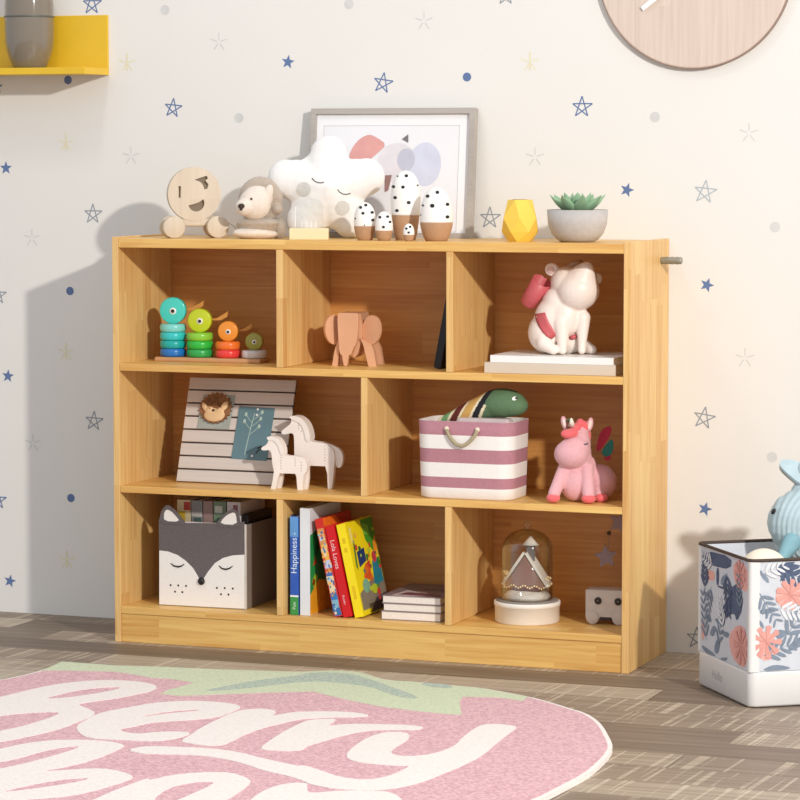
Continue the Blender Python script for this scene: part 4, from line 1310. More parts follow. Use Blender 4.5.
hd = MB().mat(rope).tube(pts, 0.0041, 10).build('rope_handle', parent=bk)
for x in (hx0, hx1):
    MB().mat(plain('rope end', (226, 210, 186), 0.9)).ell((x, -0.0045, 0.1530), (0.0055, 0.0042, 0.0055), seg=16).build('rope_knot', parent=hd)

# cushion fish lying in the basket
fc = thing('fish_cushion', 'green plush fish with striped tail lying in the striped basket', 'plush toy', (0.7085, 0.046, S2T), (0, 0, 0.0))


def FQ(x, z, y=0.0):
    return ((x - 62) / (6.154 * 463 * 0.945), y, (735 - z) / (6.154 * 463))


bl = [('e', FQ(575, 142, 0.012), (0.053, 0.036, 0.0315)), ('e', FQ(640, 155, 0.012), (0.033, 0.032, 0.0235)), ('c', FQ(520, 150, 0.012), FQ(330, 215, 0.012), 0.0300, 0.018), ('c', FQ(330, 215, 0.012), FQ(195, 262, 0.012), 0.0165, 0.007),
      ('c', FQ(450, 190, 0.012), FQ(300, 262, 0.012), 0.02, 0.012)]
me = organic(bl, 0.0022, 6)
greens = [plain('fish green', (92, 122, 88), 0.85, 0.06, 80, 0.15), plain('fish ochre', (208, 164, 92), 0.85), plain('fish light green', (116, 160, 108), 0.85), plain('fish maroon', (104, 42, 34), 0.85), plain('fish ivory', (236, 224, 190), 0.85), plain('fish black', (32, 34, 40), 0.85)]
for m_ in greens:
    me.materials.append(m_)
for p in me.polygons:
    c = p.center
    x = c.x * (6.154 * 463 * 0.945) + 62
    z = 735 - c.z * (6.154 * 463)
    s = x + (z - 150) * 0.55      # slanted coordinate
    if s < 240:
        i = 1
    elif s < 262:
        i = 4
    elif s < 300:
        i = 2
    elif s < 318:
        i = 4
    elif s < 362:
        i = 3
    elif s < 376:
        i = 4
    elif s < 430:
        i = 1
    elif s < 446:
        i = 4
    elif s < 485:
        i = 5
    elif s < 505 and z > 150:
        i = 4
    else:
        i = 0
    p.material_index = i
me.name = 'body'
o = bpy.data.objects.new('body', me)
COL.objects.link(o)
o.parent = fc
bv = bvh_of(me)
mb = MB().mat(paint_white)
decal_disc(mb, bv, *FQ(668, 108)[::2], 0.0045, 0.0040, 0.0007)
mb.mat(BLACK)
decal_disc(mb, bv, *FQ(676, 106)[::2], 0.0022, 0.0022, 0.0014)
mb.build('eye', parent=fc)
fcl = MB().mat(plain('grey pink cloth', (196, 178, 176), 0.95, 0.06, 60, 0.3)).box((0.090, 0.010, 0.120), (0.209, 0.048, 0.1760), 0.007, seg=3)
tag(fcl.build('folded_cloth', loc=(0.7150, 0.014, S2T)), 'grey-pink folded cloth tucked into the striped basket under the fish', 'cloth')

# ---- pink unicorn plush
un = thing('plush_unicorn', 'pink sitting unicorn plush with coral hooves right of the striped basket', 'plush toy', (1.0630, 0.074, S2T), (0, 0, 0.28))
K = 1 / (8 * 467)


def UP(x, z, y=0.0):
    return ((x - 340) * K, y, (745 - z) * K)


upk = plain('pink plush', (226, 172, 177), 0.95, 0.05, 160, 0.3, 0.3)
coral = plain('coral plush', (236, 108, 112), 0.95, 0.06, 160, 0.3, 0.3)
bl = [('e', UP(325, 590, -0.004), (0.034, 0.031, 0.040)), ('e', UP(360, 500, 0.004), (0.031, 0.029, 0.036)), ('e', UP(505, 598, 0.03), (0.041, 0.040, 0.039)), ('e', UP(400, 480, 0.016), (0.026, 0.028, 0.03)),
      ('e', UP(292, 355, -0.022), (0.0370, 0.032, 0.0310)), ('e', UP(318, 320, -0.016), (0.033, 0.028, 0.029)), ('c', UP(330, 320, -0.008), UP(355, 210, 0.006), 0.029, 0.021), ('e', UP(368, 290, 0.0), (0.021, 0.026, 0.034)), ('c', UP(365, 300, 0.004), UP(370, 430, 0.008), 0.022, 0.024),
      ('c', UP(235, 480, -0.012), UP(158, 670, -0.036), 0.0145, 0.0135), ('c', UP(418, 470, -0.014), UP(432, 670, -0.038), 0.0150, 0.0140),
      ('c', UP(520, 640, 0.03), UP(510, 690, -0.004), 0.020, 0.0145)]
me = organic(bl, 0.0024, 6)
bv = bvh_of(me)
mesh_obj('body', me, upk, un)
for x, z, y, r in ((152, 705, -0.039, 0.0148), (433, 708, -0.041, 0.0155), (528, 712, -0.010, 0.0150)):
    MB().mat(coral).ell(UP(x, z - 4, y), (r, r, 0.0102)).build('hoof', parent=un)
for x, z, a in ((234, 118, -0.25), (437, 128, 0.2)):
    ear = MB().mat(upk).ell(UP(x, z, 0.004), (0.0072, 0.005, 0.0155), (0, a, 0), 18).build('ear', parent=un)
    MB().mat(plain('ear lining', (246, 222, 214), 0.9)).ell(UP(x, z, 0.0), (0.0042, 0.003, 0.0105), (0, a, 0), 16).build('ear_lining', parent=ear)
me = organic([('e', UP(262, 192, -0.030), (0.0150, 0.010, 0.0100)), ('e', UP(295, 188, -0.022), (0.0140, 0.011, 0.0105)), ('e', UP(325, 150, -0.006), (0.012, 0.012, 0.010)), ('e', UP(360, 110, 0.0), (0.0085, 0.008, 0.0085)), ('e', UP(395, 150, 0.008), (0.010, 0.012, 0.014)), ('e', UP(415, 220, 0.016), (0.009, 0.012, 0.018))], 0.002, 4)
mesh_obj('mane', me, coral, un)
MB().mat(plain('horn ivory', (236, 230, 214), 0.7)).cyl(UP(295, 130, -0.012), UP(291, 72, -0.020), 0.0075, 0.0022, 18).build('horn', parent=un)
mb = MB().mat(plain('green felt', (96, 120, 74), 0.9)).ell(UP(272, 92, -0.004), (0.006, 0.004, 0.004), seg=14)
mb.build('felt_leaf', parent=un)
mb = MB().mat(plain('eye stitch', (84, 96, 112), 0.6))
decal_line(mb, bv, [(UP(x, z)[0], UP(x, z)[2]) for x, z in ((392, 270), (402, 277), (414, 275), (420, 268))], 0.0014)
mb.build('eye', parent=un)
wn_ = MB()
for rgb, sh in (((196, 60, 84), [(480, 350), (520, 190), (600, 150), (615, 195), (560, 300), (510, 360)]), ((60, 140, 130), [(520, 372), (570, 300), (612, 255), (628, 300), (620, 370), (575, 412)]), ((196, 130, 90), [(545, 405), (585, 400), (610, 385), (605, 420), (570, 440)])):
    wn_.mat(plain('wing %d' % rgb[0], rgb, 0.9)).plate(smooth2d([(UP(x, z)[0], UP(x, z)[2]) for x, z in sh], 1), (), 0.008, Matrix.Translation((0, 0.050, 0)))
wn_.build('rainbow_tail', parent=un)

# ================================================================== bottom row
# ---- fox bin
fx = thing('fox_bin', 'grey and white fox-face fabric storage bin in the bottom left compartment', 'storage bin', (0, 0, 0))
fx.location = (0.19, 0.14, S3T)
gf = plain('dark grey felt', (104, 96, 96), 0.95, 0.1, 220, 0.3)
wf = plain('white felt', (240, 234, 228), 0.95, 0.02, 220, 0.3)
tf = plain('taupe canvas', (132, 118, 108), 0.95, 0.06, 200, 0.2)
off = Vector((-0.19, -0.14, -S3T))
FM = Matrix.Translation(off)
YF = 0.0485
x0, x1, zt = 0.0875, 0.2985, 0.2745
y1 = 0.238
bxm = MB().mat(plain('light grey binding', (206, 198, 190), 0.9))
bxm.box((x0 + 0.004, YF + 0.0082, S3T + 0.003), (x0 + 0.008, y1, 0.268), 0, FM)
bxm.mat(tf)
bxm.box((x1 - 0.004, YF + 0.0082, S3T + 0.001), (x1, y1, 0.270), 0.0008, FM)
bxm.mat(tf)
bxm.box((x0 + 0.008, y1 - 0.004, S3T + 0.001), (x1 - 0.004, y1, 0.268), 0, FM)
bxm.box((x0 + 0.008, YF + 0.0082, S3T + 0.0005), (x1 - 0.004, y1 - 0.004, S3T + 0.004), 0, FM)
bxm.build('bin_body', parent=fx)
ff = MB().mat(plain('light grey binding', (206, 198, 190), 0.9)).box((x0 - 0.0005, YF + 0.0006, S3T + 0.0005), (x1 + 0.002, YF + 0.008, 0.2725), 0.0015, FM)
front = ff.build('front_panel', parent=fx)
fc_ = MB().mat(gf).plate([(x0, S3T + 0.002), (x1 - 0.001, S3T + 0.002)] + [(min(p[0], x1 - 0.001), p[1]) for p in reversed(FOX_FACE)], (), 0.0006, FM @ Matrix.Translation((0, YF, 0)))
fc_.mat(wf).plate([(min(max(p[0], x0), x1 - .001), max(p[1], S3T + .002)) for p in FOX_WHITE], (), 0.0006, FM @ Matrix.Translation((0, YF - 0.0007, 0)))
fc_.mat(BLACK)
for x, z in FOX_DOTS:
    fc_.disc(off + Vector((x, YF - 0.0010, z)), 0.0024, 12)
fc_.build('face_patches', parent=front, fix=False)
for el_ in FOX_EYES:
    MB().mat(BLACK).tube([off + Vector((p[0], YF - 0.0012, p[1])) for p in el_], [0.0009, 0.0017, 0.002, 0.0017, 0.0009], 8).build('eyelid', parent=front)
MB().mat(BLACK).ell(off + Vector((FOX_NOSE[0], YF - 0.002, FOX_NOSE[1])), (0.0082, 0.0065, 0.0088), seg=24).build('nose', parent=front)
for eo, ei in zip(FOX_EARS, FOX_EARIN):
    ea = MB().mat(gf).plate(smooth2d(eo, 1), (), 0.004, FM @ Matrix.Translation((0, YF - 0.0016, 0))).build('ear', parent=fx)
    MB().mat(wf).plate(smooth2d(ei, 1), (), 0.0010, FM @ Matrix.Translation((0, YF - 0.0028, 0))).build('ear_lining', parent=ea)

# books standing in the fox bin
specs = [('cream book with a colourful spine', (206, 190, 150), 0.033, [((170, 60, 50), .82, .97, .5, 1), ((190, 160, 50), .6, .8, .1, .6), ((90, 110, 90), .5, .62, .4, 1)]),
         ('slate grey book', (128, 128, 128), 0.027, [((180, 176, 170), .72, .80, 0, 1), ((70, 90, 84), .55, .7, .2, .9)]),
         ('dusty rose book', (150, 122, 116), 0.023, [((196, 170, 160), .5, .6, .2, .8)]),
         ('moss green book', (110, 128, 104), 0.031, [((190, 190, 176), .80, .92, .1, .7), ((70, 110, 80), .55, .72, .3, 1)]),
         ('white book with a rose swirl', (214, 206, 204), 0.033, [((150, 90, 96), .7, .95, .45, .8)])]
xx = 0.1165
for lab, c, t, pat in specs:
    def se(mb, x0_, t_, h, d, pat=pat):
        for rgb, a, b_, u, v in pat:
            spine_patch(mb, x0_, t_, S3T * 0 + h * (0.72 + (a - .5) * .56), h * (0.72 + (b_ - .5) * .56), rgb, u, v)
    book('book', lab + ' standing inside the fox bin', (xx, 0.085, S3T + 0.0046), (0, 0, 0), t, 0.232, 0.14, c, group='books in the fox bin', spine_extra=se)
    xx += t + 0.0022
book('book', 'black book at the right end inside the fox bin', (xx + 0.003, 0.085, S3T + 0.0046), (0, 0, 0), 0.012, 0.205, 0.14, (34, 32, 34), group='books in the fox bin')

# ---- children's books
GB = "children's books in the bottom middle compartment"


def se_blue(mb, x0, t, h, d):
    spine_patch(mb, x0, t, 0.0005, 0.040, (62, 150, 72))
    spine_patch(mb, x0, t, 0.040, 0.044, (236, 240, 240))
    spine_patch(mb, x0, t, h - 0.045, h - 0.0005, (98, 154, 214))
    spine_text(mb, x0, t, h, 'Happiness -', 0.0195, 0.138, (222, 238, 248), 'title pale blue', False)
    spine_text(mb, x0, t, h, 'Pam', 0.010, 0.021, (220, 236, 220), 'publisher pale', False)


book('picture_book', 'slim blue book with white lettering at the left of the row', (0.4195, 0.020, S3T + 0.0003), (0, 0, 0), 0.0195, 0.2185, 0.17, (48, 92, 184), group=GB, spine_extra=se_blue)


def ce_white(mb, x0, t, h, d):
    G, O = (36, 150, 76), (238, 166, 36)
    cover_patch(mb, x0, t, [(0.001, 0.001), (d, 0.001), (d, 0.055), (0.05, 0.075), (0.001, 0.045)], O)
    cover_patch(mb, x0, t, [(0.001, 0.045), (0.05, 0.075), (d, 0.055), (d, 0.15), (0.06, 0.19), (0.001, 0.178)], G)
    cover_patch(mb, x0, t, [(0.012, 0.075), (0.03, 0.09), (0.045, 0.082), (0.035, 0.065), (0.02, 0.06)], (176, 210, 50), 0.0004)
    cover_patch(mb, x0, t, circ(0.022, 0.072, 0.008, n=14), (150, 60, 30), 0.0006)
    cover_patch(mb, x0, t, [(0.015, 0.108), (0.03, 0.13), (0.04, 0.112)], (190, 80, 40), 0.0004)
    cover_patch(mb, x0, t, [(0.03, 0.12), (0.045, 0.165), (0.055, 0.15)], (24, 110, 60), 0.0004)


book('picture_book', 'tall white-spined book with green and orange cover second from the left', (0.4425, 0.021, S3T + 0.0003), (0, 0, 0), 0.0235, 0.2375, 0.185, (226, 228, 230), group=GB, cover_extra=ce_white)


def se_multi(mb, x0, t, h, d):
    random.seed(9)
    pal = [(232, 176, 110), (214, 150, 90), (226, 196, 140), (240, 180, 80), (196, 205, 226), (70, 110, 180), (206, 80, 60), (232, 210, 170), (60, 120, 180), (130, 180, 200), (50, 110, 170)]
    n = 22
    for i in range(n):
        z1 = h - 0.022 - (h - 0.024) * i / n
        z0 = h - 0.022 - (h - 0.024) * (i + 1) / n
        c = pal[min(len(pal) - 1, int(i / n * len(pal)) + random.choice((0, 0, 0, 1)))]
        spine_patch(mb, x0, t, z0, z1, c, random.uniform(0, .12), random.uniform(.82, 1), 0.0002)
    for i in range(46):
        z_ = random.uniform(0.006, h - 0.024)
        u = random.uniform(0.05, 0.75)
        mb.mat(plain('ink %d %d %d' % pal[0], pal[0], 0.4))
        c = random.choice(pal)
        mb.mat(plain('ink %d %d %d' % c, c, 0.4)).plate(circ(x0 + t * (u + .1), z_, t * random.uniform(.08, .2), random.uniform(.002, .005), 8), (), 0, Matrix.Translation((0, -0.0003 - i * 0.00001, 0)))


def ce_red(mb, x0, t, h, d):
    cover_patch(mb, x0, t, [(0.001, h - 0.03), (0.06, h - 0.045), (0.10, h - 0.02), (0.07, h - 0.001), (0.001, h - 0.001)], (240, 110, 30))


LEAN = radians(12.3)
book('picture_book', 'leaning book with a busy orange and blue spine left of the red one', (0.5235, 0.022, S3T + 0.0003), (0, -LEAN, 0), 0.0190, 0.2190, 0.165, (206, 44, 34), group=GB, spine_extra=se_multi, cover_extra=ce_red)


def se_red(mb, x0, t, h, d):
    spine_text(mb, x0, t, h, 'Lola Loves', 0.0150, 0.140, (246, 206, 206), 'title pale pink')
    spine_text(mb, x0, t, h, 'Reader', 0.0075, 0.038, (246, 206, 206), 'title pale pink')


book('picture_book', 'leaning red book with pale lettering beside the yellow one', (0.5450, 0.022, S3T + 0.0003), (0, -LEAN, 0), 0.0200, 0.2040, 0.16, (208, 22, 30), group=GB, spine_extra=se_red)


def se_yel(mb, x0, t, h, d):
    for z, hh_ in ((0.165, 0.012), (0.145, 0.01), (0.04, 0.03)):
        spine_patch(mb, x0, t, z, z + hh_, (228, 190, 20), .35, .7)


def ce_yel(mb, x0, t, h, d):
    cover_patch(mb, x0, t, [(d * .55, h - 0.002), (d, h - 0.002), (d, h - 0.09), (d * .8, h - 0.075), (d * .62, h - 0.05)], (64, 150, 40))
    cover_patch(mb, x0, t, [(d * .62, h - .01), (d * .8, h - .02), (d * .78, h - .04), (d * .6, h - .035)], (120, 190, 60), .0004)
    cover_patch(mb, x0, t, [(d * .05, 0.012), (d, 0.012), (d, 0.065), (d * .6, 0.075), (d * .05, 0.05)], (140, 128, 110))
    cover_patch(mb, x0, t, [(d * .3, 0.002), (d, 0.002), (d, 0.035), (d * .6, 0.03)], (70, 60, 66), .0003)
    cover_patch(mb, x0, t, [(d * .22, 0.105), (d * .5, 0.115), (d * .5, 0.145), (d * .22, 0.140)], (30, 60, 110), .0004)
    cover_patch(mb, x0, t, [(d * .30, 0.080), (d * .55, 0.070), (d * .62, 0.115), (d * .42, 0.108)], (228, 90, 40), .0005)
    cover_patch(mb, x0, t, [(d * .62, 0.055), (d * .98, 0.060), (d * .98, 0.115), (d * .70, 0.110)], (26, 130, 150), .0005)
    cover_patch(mb, x0, t, circ(d * .8, 0.118, 0.013, n=14), (206, 60, 80), .0006)
    cover_patch(mb, x0, t, circ(d * .32, 0.062, 0.02, 0.016, 16), (130, 180, 150), .0006)
    cover_patch(mb, x0, t, circ(d * .60, 0.050, 0.018, 0.011, 16), (190, 206, 50), .0007)
    cover_patch(mb, x0, t, [(d * .1, 0.11), (d * .16, 0.17), (d * .2, 0.165), (d * .15, 0.10)], (70, 120, 60), .0005)
    cover_patch(mb, x0, t, [(d * .82, 0.125), (d * .98, 0.12), (d * .98, 0.165), (d * .86, 0.15)], (244, 150, 40), .0005)
    rr = random.Random(12)
    for i in range(26):
        u, v, r_ = rr.uniform(d * .2, d * .95), rr.uniform(0.02, h - 0.03), rr.uniform(0.004, 0.010)
        cover_patch(mb, x0, t, circ(u, v, r_, r_ * rr.uniform(.6, 1.5), 9), rr.choice([(60, 140, 50), (40, 110, 60), (230, 120, 40), (210, 60, 60), (30, 120, 150), (190, 206, 60), (240, 190, 60), (110, 90, 70)]), .0008 + i * .00002)
    me = text_mesh('ABC', 0.02)
    mb.mat(plain('title cream', (246, 238, 190), 0.5)).add_mesh(me, basis((0, 0, -1), (0, 1, 0), (1, 0, 0), (x0 + t + .0006, d * .12, h - .03)))
    bpy.data.meshes.remove(me)


book('picture_book', 'leaning yellow book with a busy jungle cover at the right of the row', (0.5705, 0.026, S3T + 0.0003), (0, -LEAN, 0), 0.0205, 0.2080, 0.16, (246, 222, 24), group=GB, spine_extra=se_yel, cover_extra=ce_yel)

# ---- stack of three lying books
GS = 'books stacked flat in the bottom middle compartment'
z = S3T + 0.0003


def ce_top(mb, x0, t, h, d):
    # local: the right-hand cover faces down after laying; the left one (x = x0) faces up
    def P(pts, rgb, off):
        mb.mat(plain('ink %d %d %d' % rgb, rgb, 0.4, 0.12, 60)).plate([(p[0], p[1]) for p in pts], (), 0, basis((0, 1, 0), (-1, 0, 0), (0, 0, 1), (x0 - off, 0, 0)))
    P([(0.001, 0.001), (d, 0.001), (d, h - .001), (0.001, h - 0.001)], (132, 112, 114), .0002)
    P([(0.001, 0.02), (d * .45, 0.03), (d * .35, 0.08), (d * .1, 0.11), (0.001, 0.07)], (206, 188, 186), .0004)
    P([(d * .1, 0.03), (d * .3, 0.04), (d * .22, 0.12), (d * .05, 0.134)], (112, 66, 76), .0005)
    P([(d * .5, 0.06), (d * .62, 0.06), (d * .6, h - .001), (d * .48, h - .001)], (96, 72, 80), .0005)


for lab, t, c, xo, wd, dp, ex in (('white-paged book lying at the bottom of the short stack', 0.0190, (150, 134, 130), 0.629, 0.139, 0.19, None),
                                  ('white-paged book lying in the middle of the short stack', 0.0170, (146, 130, 128), 0.634, 0.135, 0.188, None),
                                  ('book with a grey and plum cover lying on top of the short stack', 0.0170, (150, 132, 132), 0.632, 0.136, 0.19, ce_top)):
    book('lying_book', lab, (xo, 0.030, z), (0, pi / 2, 0.03), t, wd, dp, c, group=GS, x_from=-t, cover_extra=ex, pages=(234, 224, 214), fore=True)
    z += t + 0.0003

# ---- glass dome with a house
dm = thing('glass_dome', 'glass dome with a snowy little house on a white base in the bottom right compartment', 'ornament', (0.9370, 0.118, S3T), (0, 0, 0.0))
MB().mat(plain('white dome base', (236, 230, 222), 0.6, 0.02)).lathe([(0, 0), (0.067, 0), (0.070, 0.003), (0.0705, 0.036), (0.0722, 0.0365), (0.0722, 0.0455), (0.071, 0.0465), (0, 0.0465)], 60).build('base', parent=dm)
MB().mat(plain('grey moss disc', (140, 130, 120), 0.9, 0.15, 150, 0.4)).lathe([(0, 0.0466), (0.068, 0.0466), (0.067, 0.0490), (0, 0.0495)], 48).build('ground_disc', parent=dm)
gl = thin_glass('dome glass', (0.95, 0.95, 0.93), 0.28)
Rd = 0.0560
outp = [(Rd, 0.0497), (Rd, 0.158)] + [(Rd * cos(radians(a)), 0.158 + 0.045 * sin(radians(a))) for a in range(8, 82, 8)] + [(0.004, 0.2028), (0.004, 0.205), (0.008, 0.207), (0.0095, 0.2125), (0.0075, 0.218), (0, 0.220)]
inp = [(0, 0.2005)] + [((Rd - .0018) * cos(radians(a)), 0.158 + 0.0432 * sin(radians(a))) for a in range(80, 4, -8)] + [(Rd - 0.0018, 0.158), (Rd - 0.0018, 0.0497)]
mb = MB().mat(gl).lathe(outp + inp + [outp[0]], 56)
mb.build('glass_cover', parent=dm)
snow = plain('snow white', (244, 238, 232), 0.9, 0.03, 120, 0.4)
me = organic([('e', (0, 0, 0.056), (0.0515, 0.050, 0.0145)), ('e', (-0.026, -0.018, 0.060), (0.018, 0.018, 0.010)), ('e', (0.028, -0.016, 0.060), (0.018, 0.018, 0.009))], 0.002, 4)
for v in me.vertices:
    v.co.z = max(v.co.z, 0.0497)
mesh_obj('snow_mound', me, snow, dm)


wallm = plain('mauve house wall', (158, 124, 116), 0.7, 0.08, 90)
house = MB().mat(wallm).plate([(-0.035, 0.0635), (0.035, 0.0635), (0.035, 0.070), (0, 0.1185), (-0.035, 0.070)], (), 0.034, Matrix.Translation((0, -0.020, 0))).build('house', parent=dm)
for s in (-1, 1):
    a = Vector((0, 0, 0.1205))
    b_ = Vector((s * 0.0395, 0, 0.0675))
    t_ = (b_ - a).normalized()
    n2 = Vector((-t_.z * s, 0, t_.x * s)) * 0.0045
    q = [a, b_, b_ + n2, a + n2]
    MB().mat(snow).plate([(p.x, p.z) for p in q], (), 0.041, Matrix.Translation((0, -0.0235, 0))).build('snowy_roof', parent=house)
stn = plain('grey chimney', (120, 114, 116), 0.8)
MB().mat(stn).box((0.001, -0.016, 0.108), (0.0145, -0.003, 0.1345), 0.0008).build('chimney', parent=house)
MB().mat(snow).cyl((0.0078, -0.0095, 0.1346), (0.0078, -0.0095, 0.1485), 0.0150, 0.0015, 24).build('chimney_snow', parent=house)
MB().mat(plain('plum fence', (116, 84, 84), 0.8)).box((-0.022, -0.0262, 0.0600), (0.030, -0.0235, 0.0650), 0.0005).build('fence', parent=house)
bm_, nt, b = newmat('warm fairy light')
b.inputs['Base Color'].default_value = lin((250, 226, 176)) + (1,)
b.inputs['Emission Color'].default_value = lin((255, 226, 170)) + (1,)
b.inputs['Emission Strength'].default_value = 0.35
random.seed(5)
fl_ = MB().mat(bm_)
for s in (-1, 1):
    for i in range(9):
        fl_.ell((s * random.uniform(0.036, 0.0425), random.uniform(-0.012, 0.006), random.uniform(0.064, 0.090)), (0.0021,) * 3, seg=10)
for i in range(18):
    x = -0.036 + 0.072 * i / 17
    fl_.ell((x, -0.0265 + random.uniform(-.001, .001), 0.0672 - 0.0022 * sin(i * 1.3)), (0.0015,) * 3, seg=8)
tag(fl_.build('fairy_lights', parent=dm), 'string of tiny warm fairy lights')

HS = Matrix.Translation((0, 0, 0.0690)) @ Matrix.Diagonal((1.25, 0.85, 1.34, 1)) @ Matrix.Translation((0, 0, -0.0600))
for o_ in [house] + [c for c in COL.objects if c.parent == house] + [c for c in COL.objects if c.parent == dm and c.name.startswith('fairy')]:
    o_.data.transform(HS)

# ---- white wooden toy with button eyes
rb = thing('wooden_block_toy', 'small white wooden toy with two dark round eyes in the bottom right corner', 'toy', (1.1085, 0.150, S3T), (0, 0, 0.06))
wt = plain('white washed wood', (214, 204, 196), 0.7, 0.05, 60)
MB().mat(wt).box((-0.0445, -0.018, 0.012), (0.0445, 0.030, 0.0755), 0.003).build('body', parent=rb)
for x in (-0.016, 0.0285):
    MB().mat(plain('dark eye', (48, 40, 36), 0.5)).cyl((x, -0.0183, 0.0515), (x, -0.0205, 0.0515), 0.0080, 0.0080, 24, bev=.0006).mat(plain('eye dot', (150, 130, 110), 0.4)).cyl((x, -0.0206, 0.0515), (x, -0.0212, 0.0515), 0.0016, 0.0016, 10).build('eye', parent=rb)
for x in (-0.028, 0.030):
    for y in (-0.016, 0.018):
        MB().mat(wt).cyl((x, y - 0.005, 0.0142), (x, y + 0.005, 0.0142), 0.0140, 0.0140, 28, bev=.0012).build('foot', parent=rb)
MB().mat(plain('dark mouth', (66, 54, 48), 0.7)).box((-0.012, -0.0188, 0.0085), (0.014, -0.006, 0.0165), 0.001).build('mouth', parent=rb)

# ---- hanging star garland
ga = thing('star_garland', 'mauve star garland hanging below the shelf in the bottom right compartment', 'garland', (1.1050, 0.20, S2B), (0, 0, 0.25))
sm = plain('mauve felt star', (164, 146, 152), 0.9, 0.06, 120, 0.2)


def star_pts(c, R, rot, k=0.5):
    return [(c[0] + (R if i % 2 == 0 else R * k) * sin(rot + pi * i / 5), c[1] + (R if i % 2 == 0 else R * k) * cos(rot + pi * i / 5)) for i in range(10)]


MB().mat(plain('garland thread', (150, 138, 130), 0.9)).tube([(0.006, 0.003, -0.0001), (0.007, 0.003, -0.03), (-0.006, 0.003, -0.067), (-0.012, 0.003, -0.12)], 0.0006, 5).build('thread', parent=ga)
MB().mat(sm).plate(star_pts((0.016, -0.044), 0.026, 0.3), (), 0.006).build('star', parent=ga)
MB().mat(sm).plate(star_pts((-0.014, -0.119), 0.0265, -0.12), (), 0.006).build('star', parent=ga)
MB().mat(plain('brown bead', (84, 62, 50), 0.6)).ell((-0.008, 0.003, -0.0670), (0.005, 0.005, 0.005), seg=14).build('bead', parent=ga)

# ================================================================== toy bin on the floor
tb = thing('toy_bin', 'square white toy bin with leaf-print fabric sides on the floor at right', 'toy bin', (1.535, -0.298, 0), (0, 0, radians(36)))
BX, BY, BH = 0.36, 0.285, 0.292
wpl = plain('white plastic', (228, 226, 224), 0.4, 0.01)
fab = plain('pale blue print fabric', (206, 209, 216), 0.85, 0.03, 60)
mb = MB().mat(wpl)
lo = [(z, g) for z, g in ((0.002, -0.003), (0.006, 0), (0.067, 0), (0.070, 0), (0.072, -0.002), (0.072, -0.006), (0.012, -0.006))]
rr_ = [[mb.bm.verts.new((x, y, z)) for x, y in rrect(-g, BX + g, -g, BY + g, 0.016, 6)] for z, g in lo]
rr_ = []
mb = MB().mat(wpl)
for z, g in lo:
    rr_.append([mb.bm.verts.new((x, y, z)) for x, y in rrect(-g, BX + g, -g, BY + g, 0.016, 6)])
for a, b_ in zip(rr_, rr_[1:]):
    for j in range(len(a)):
        mb.face([a[j], a[(j + 1) % len(a)], b_[(j + 1) % len(a)], b_[j]], True)
mb.face(rr_[0][::-1])
mb.face(rr_[-1])
me = text_mesh('Hello', 0.026)
me_m = basis((0, -1, 0), (0, 0, 1), (-1, 0, 0), (-0.0004, 0.172, 0.036))
mb.mat(plain('logo grey', (186, 184, 182), 0.6)).add_mesh(me, me_m)
base_o = mb.build('base', parent=tb)
MB().mat(plain('dark foot', (58, 48, 42), 0.7)).plate(rrect(0.006, BX - 0.006, 0.006, BY - 0.006, 0.014), (), 0.0022, Rz(0.0022)).build('foot_strip', parent=tb)
INK = {'n': plain('print navy', (84, 96, 122), 0.85, 0.15, 70), 'p': plain('print blush', (230, 172, 162), 0.85, 0.08, 40), 's': plain('print slate blue', (128, 140, 156), 0.85, 0.1, 50)}


def fern(mb, M, u, v, ang, L, wd, n, key, k0, lim):
    mb.mat(INK[key])
    for i in range(n):
        t = (i + 0.5) / n
        for sd in (-1, 1):
            a2 = ang + sd * 0.75
            cu, cv = u + L * t * cos(ang), v + L * t * sin(ang)
            l2 = wd * (1 - 0.45 * t)
            r2 = l2 * 0.13
            pts = []
            for q in range(8):
                ph = 2 * pi * q / 8
                x, y = l2 * 0.5 * (1 + cos(ph)), r2 * sin(ph)
                pts.append((min(max(cu + x * cos(a2) - y * sin(a2), .0125), lim - .0125), min(max(cv + x * sin(a2) + y * cos(a2), .074), BH - .002)))
            mb.plate(pts, (), 0, M @ Matrix.Translation((0, -0.0002 - (k0 + i) * 0.00002, 0)))
    stem = [(u, v), (u + L * cos(ang), v + L * sin(ang))]
    d_ = Vector((cos(ang + pi / 2), sin(ang + pi / 2))) * 0.0008
    mb.plate([(stem[0][0] + d_.x, stem[0][1] + d_.y), (stem[1][0], stem[1][1]), (stem[0][0] - d_.x, stem[0][1] - d_.y)], (), 0, M @ Matrix.Translation((0, -0.0002 - k0 * 0.00002, 0)))


def petals(mb, M, u, v, r, key, k0, lim):
    mb.mat(INK[key])
    for i in range(9):
        a_ = 2 * pi * i / 9
        p_ = [(u, v), (u + r * cos(a_ - .2), v + r * sin(a_ - .2)), (u + r * 1.06 * cos(a_), v + r * 1.06 * sin(a_)), (u + r * cos(a_ + .2), v + r * sin(a_ + .2))]
        p_ = [(min(max(x, .0125), lim - .0125), min(max(y, .074), BH - .002)) for x, y in p_]
        mb.plate(p_, (), 0, M @ Matrix.Translation((0, -0.0002 - k0 * 0.00002, 0)))


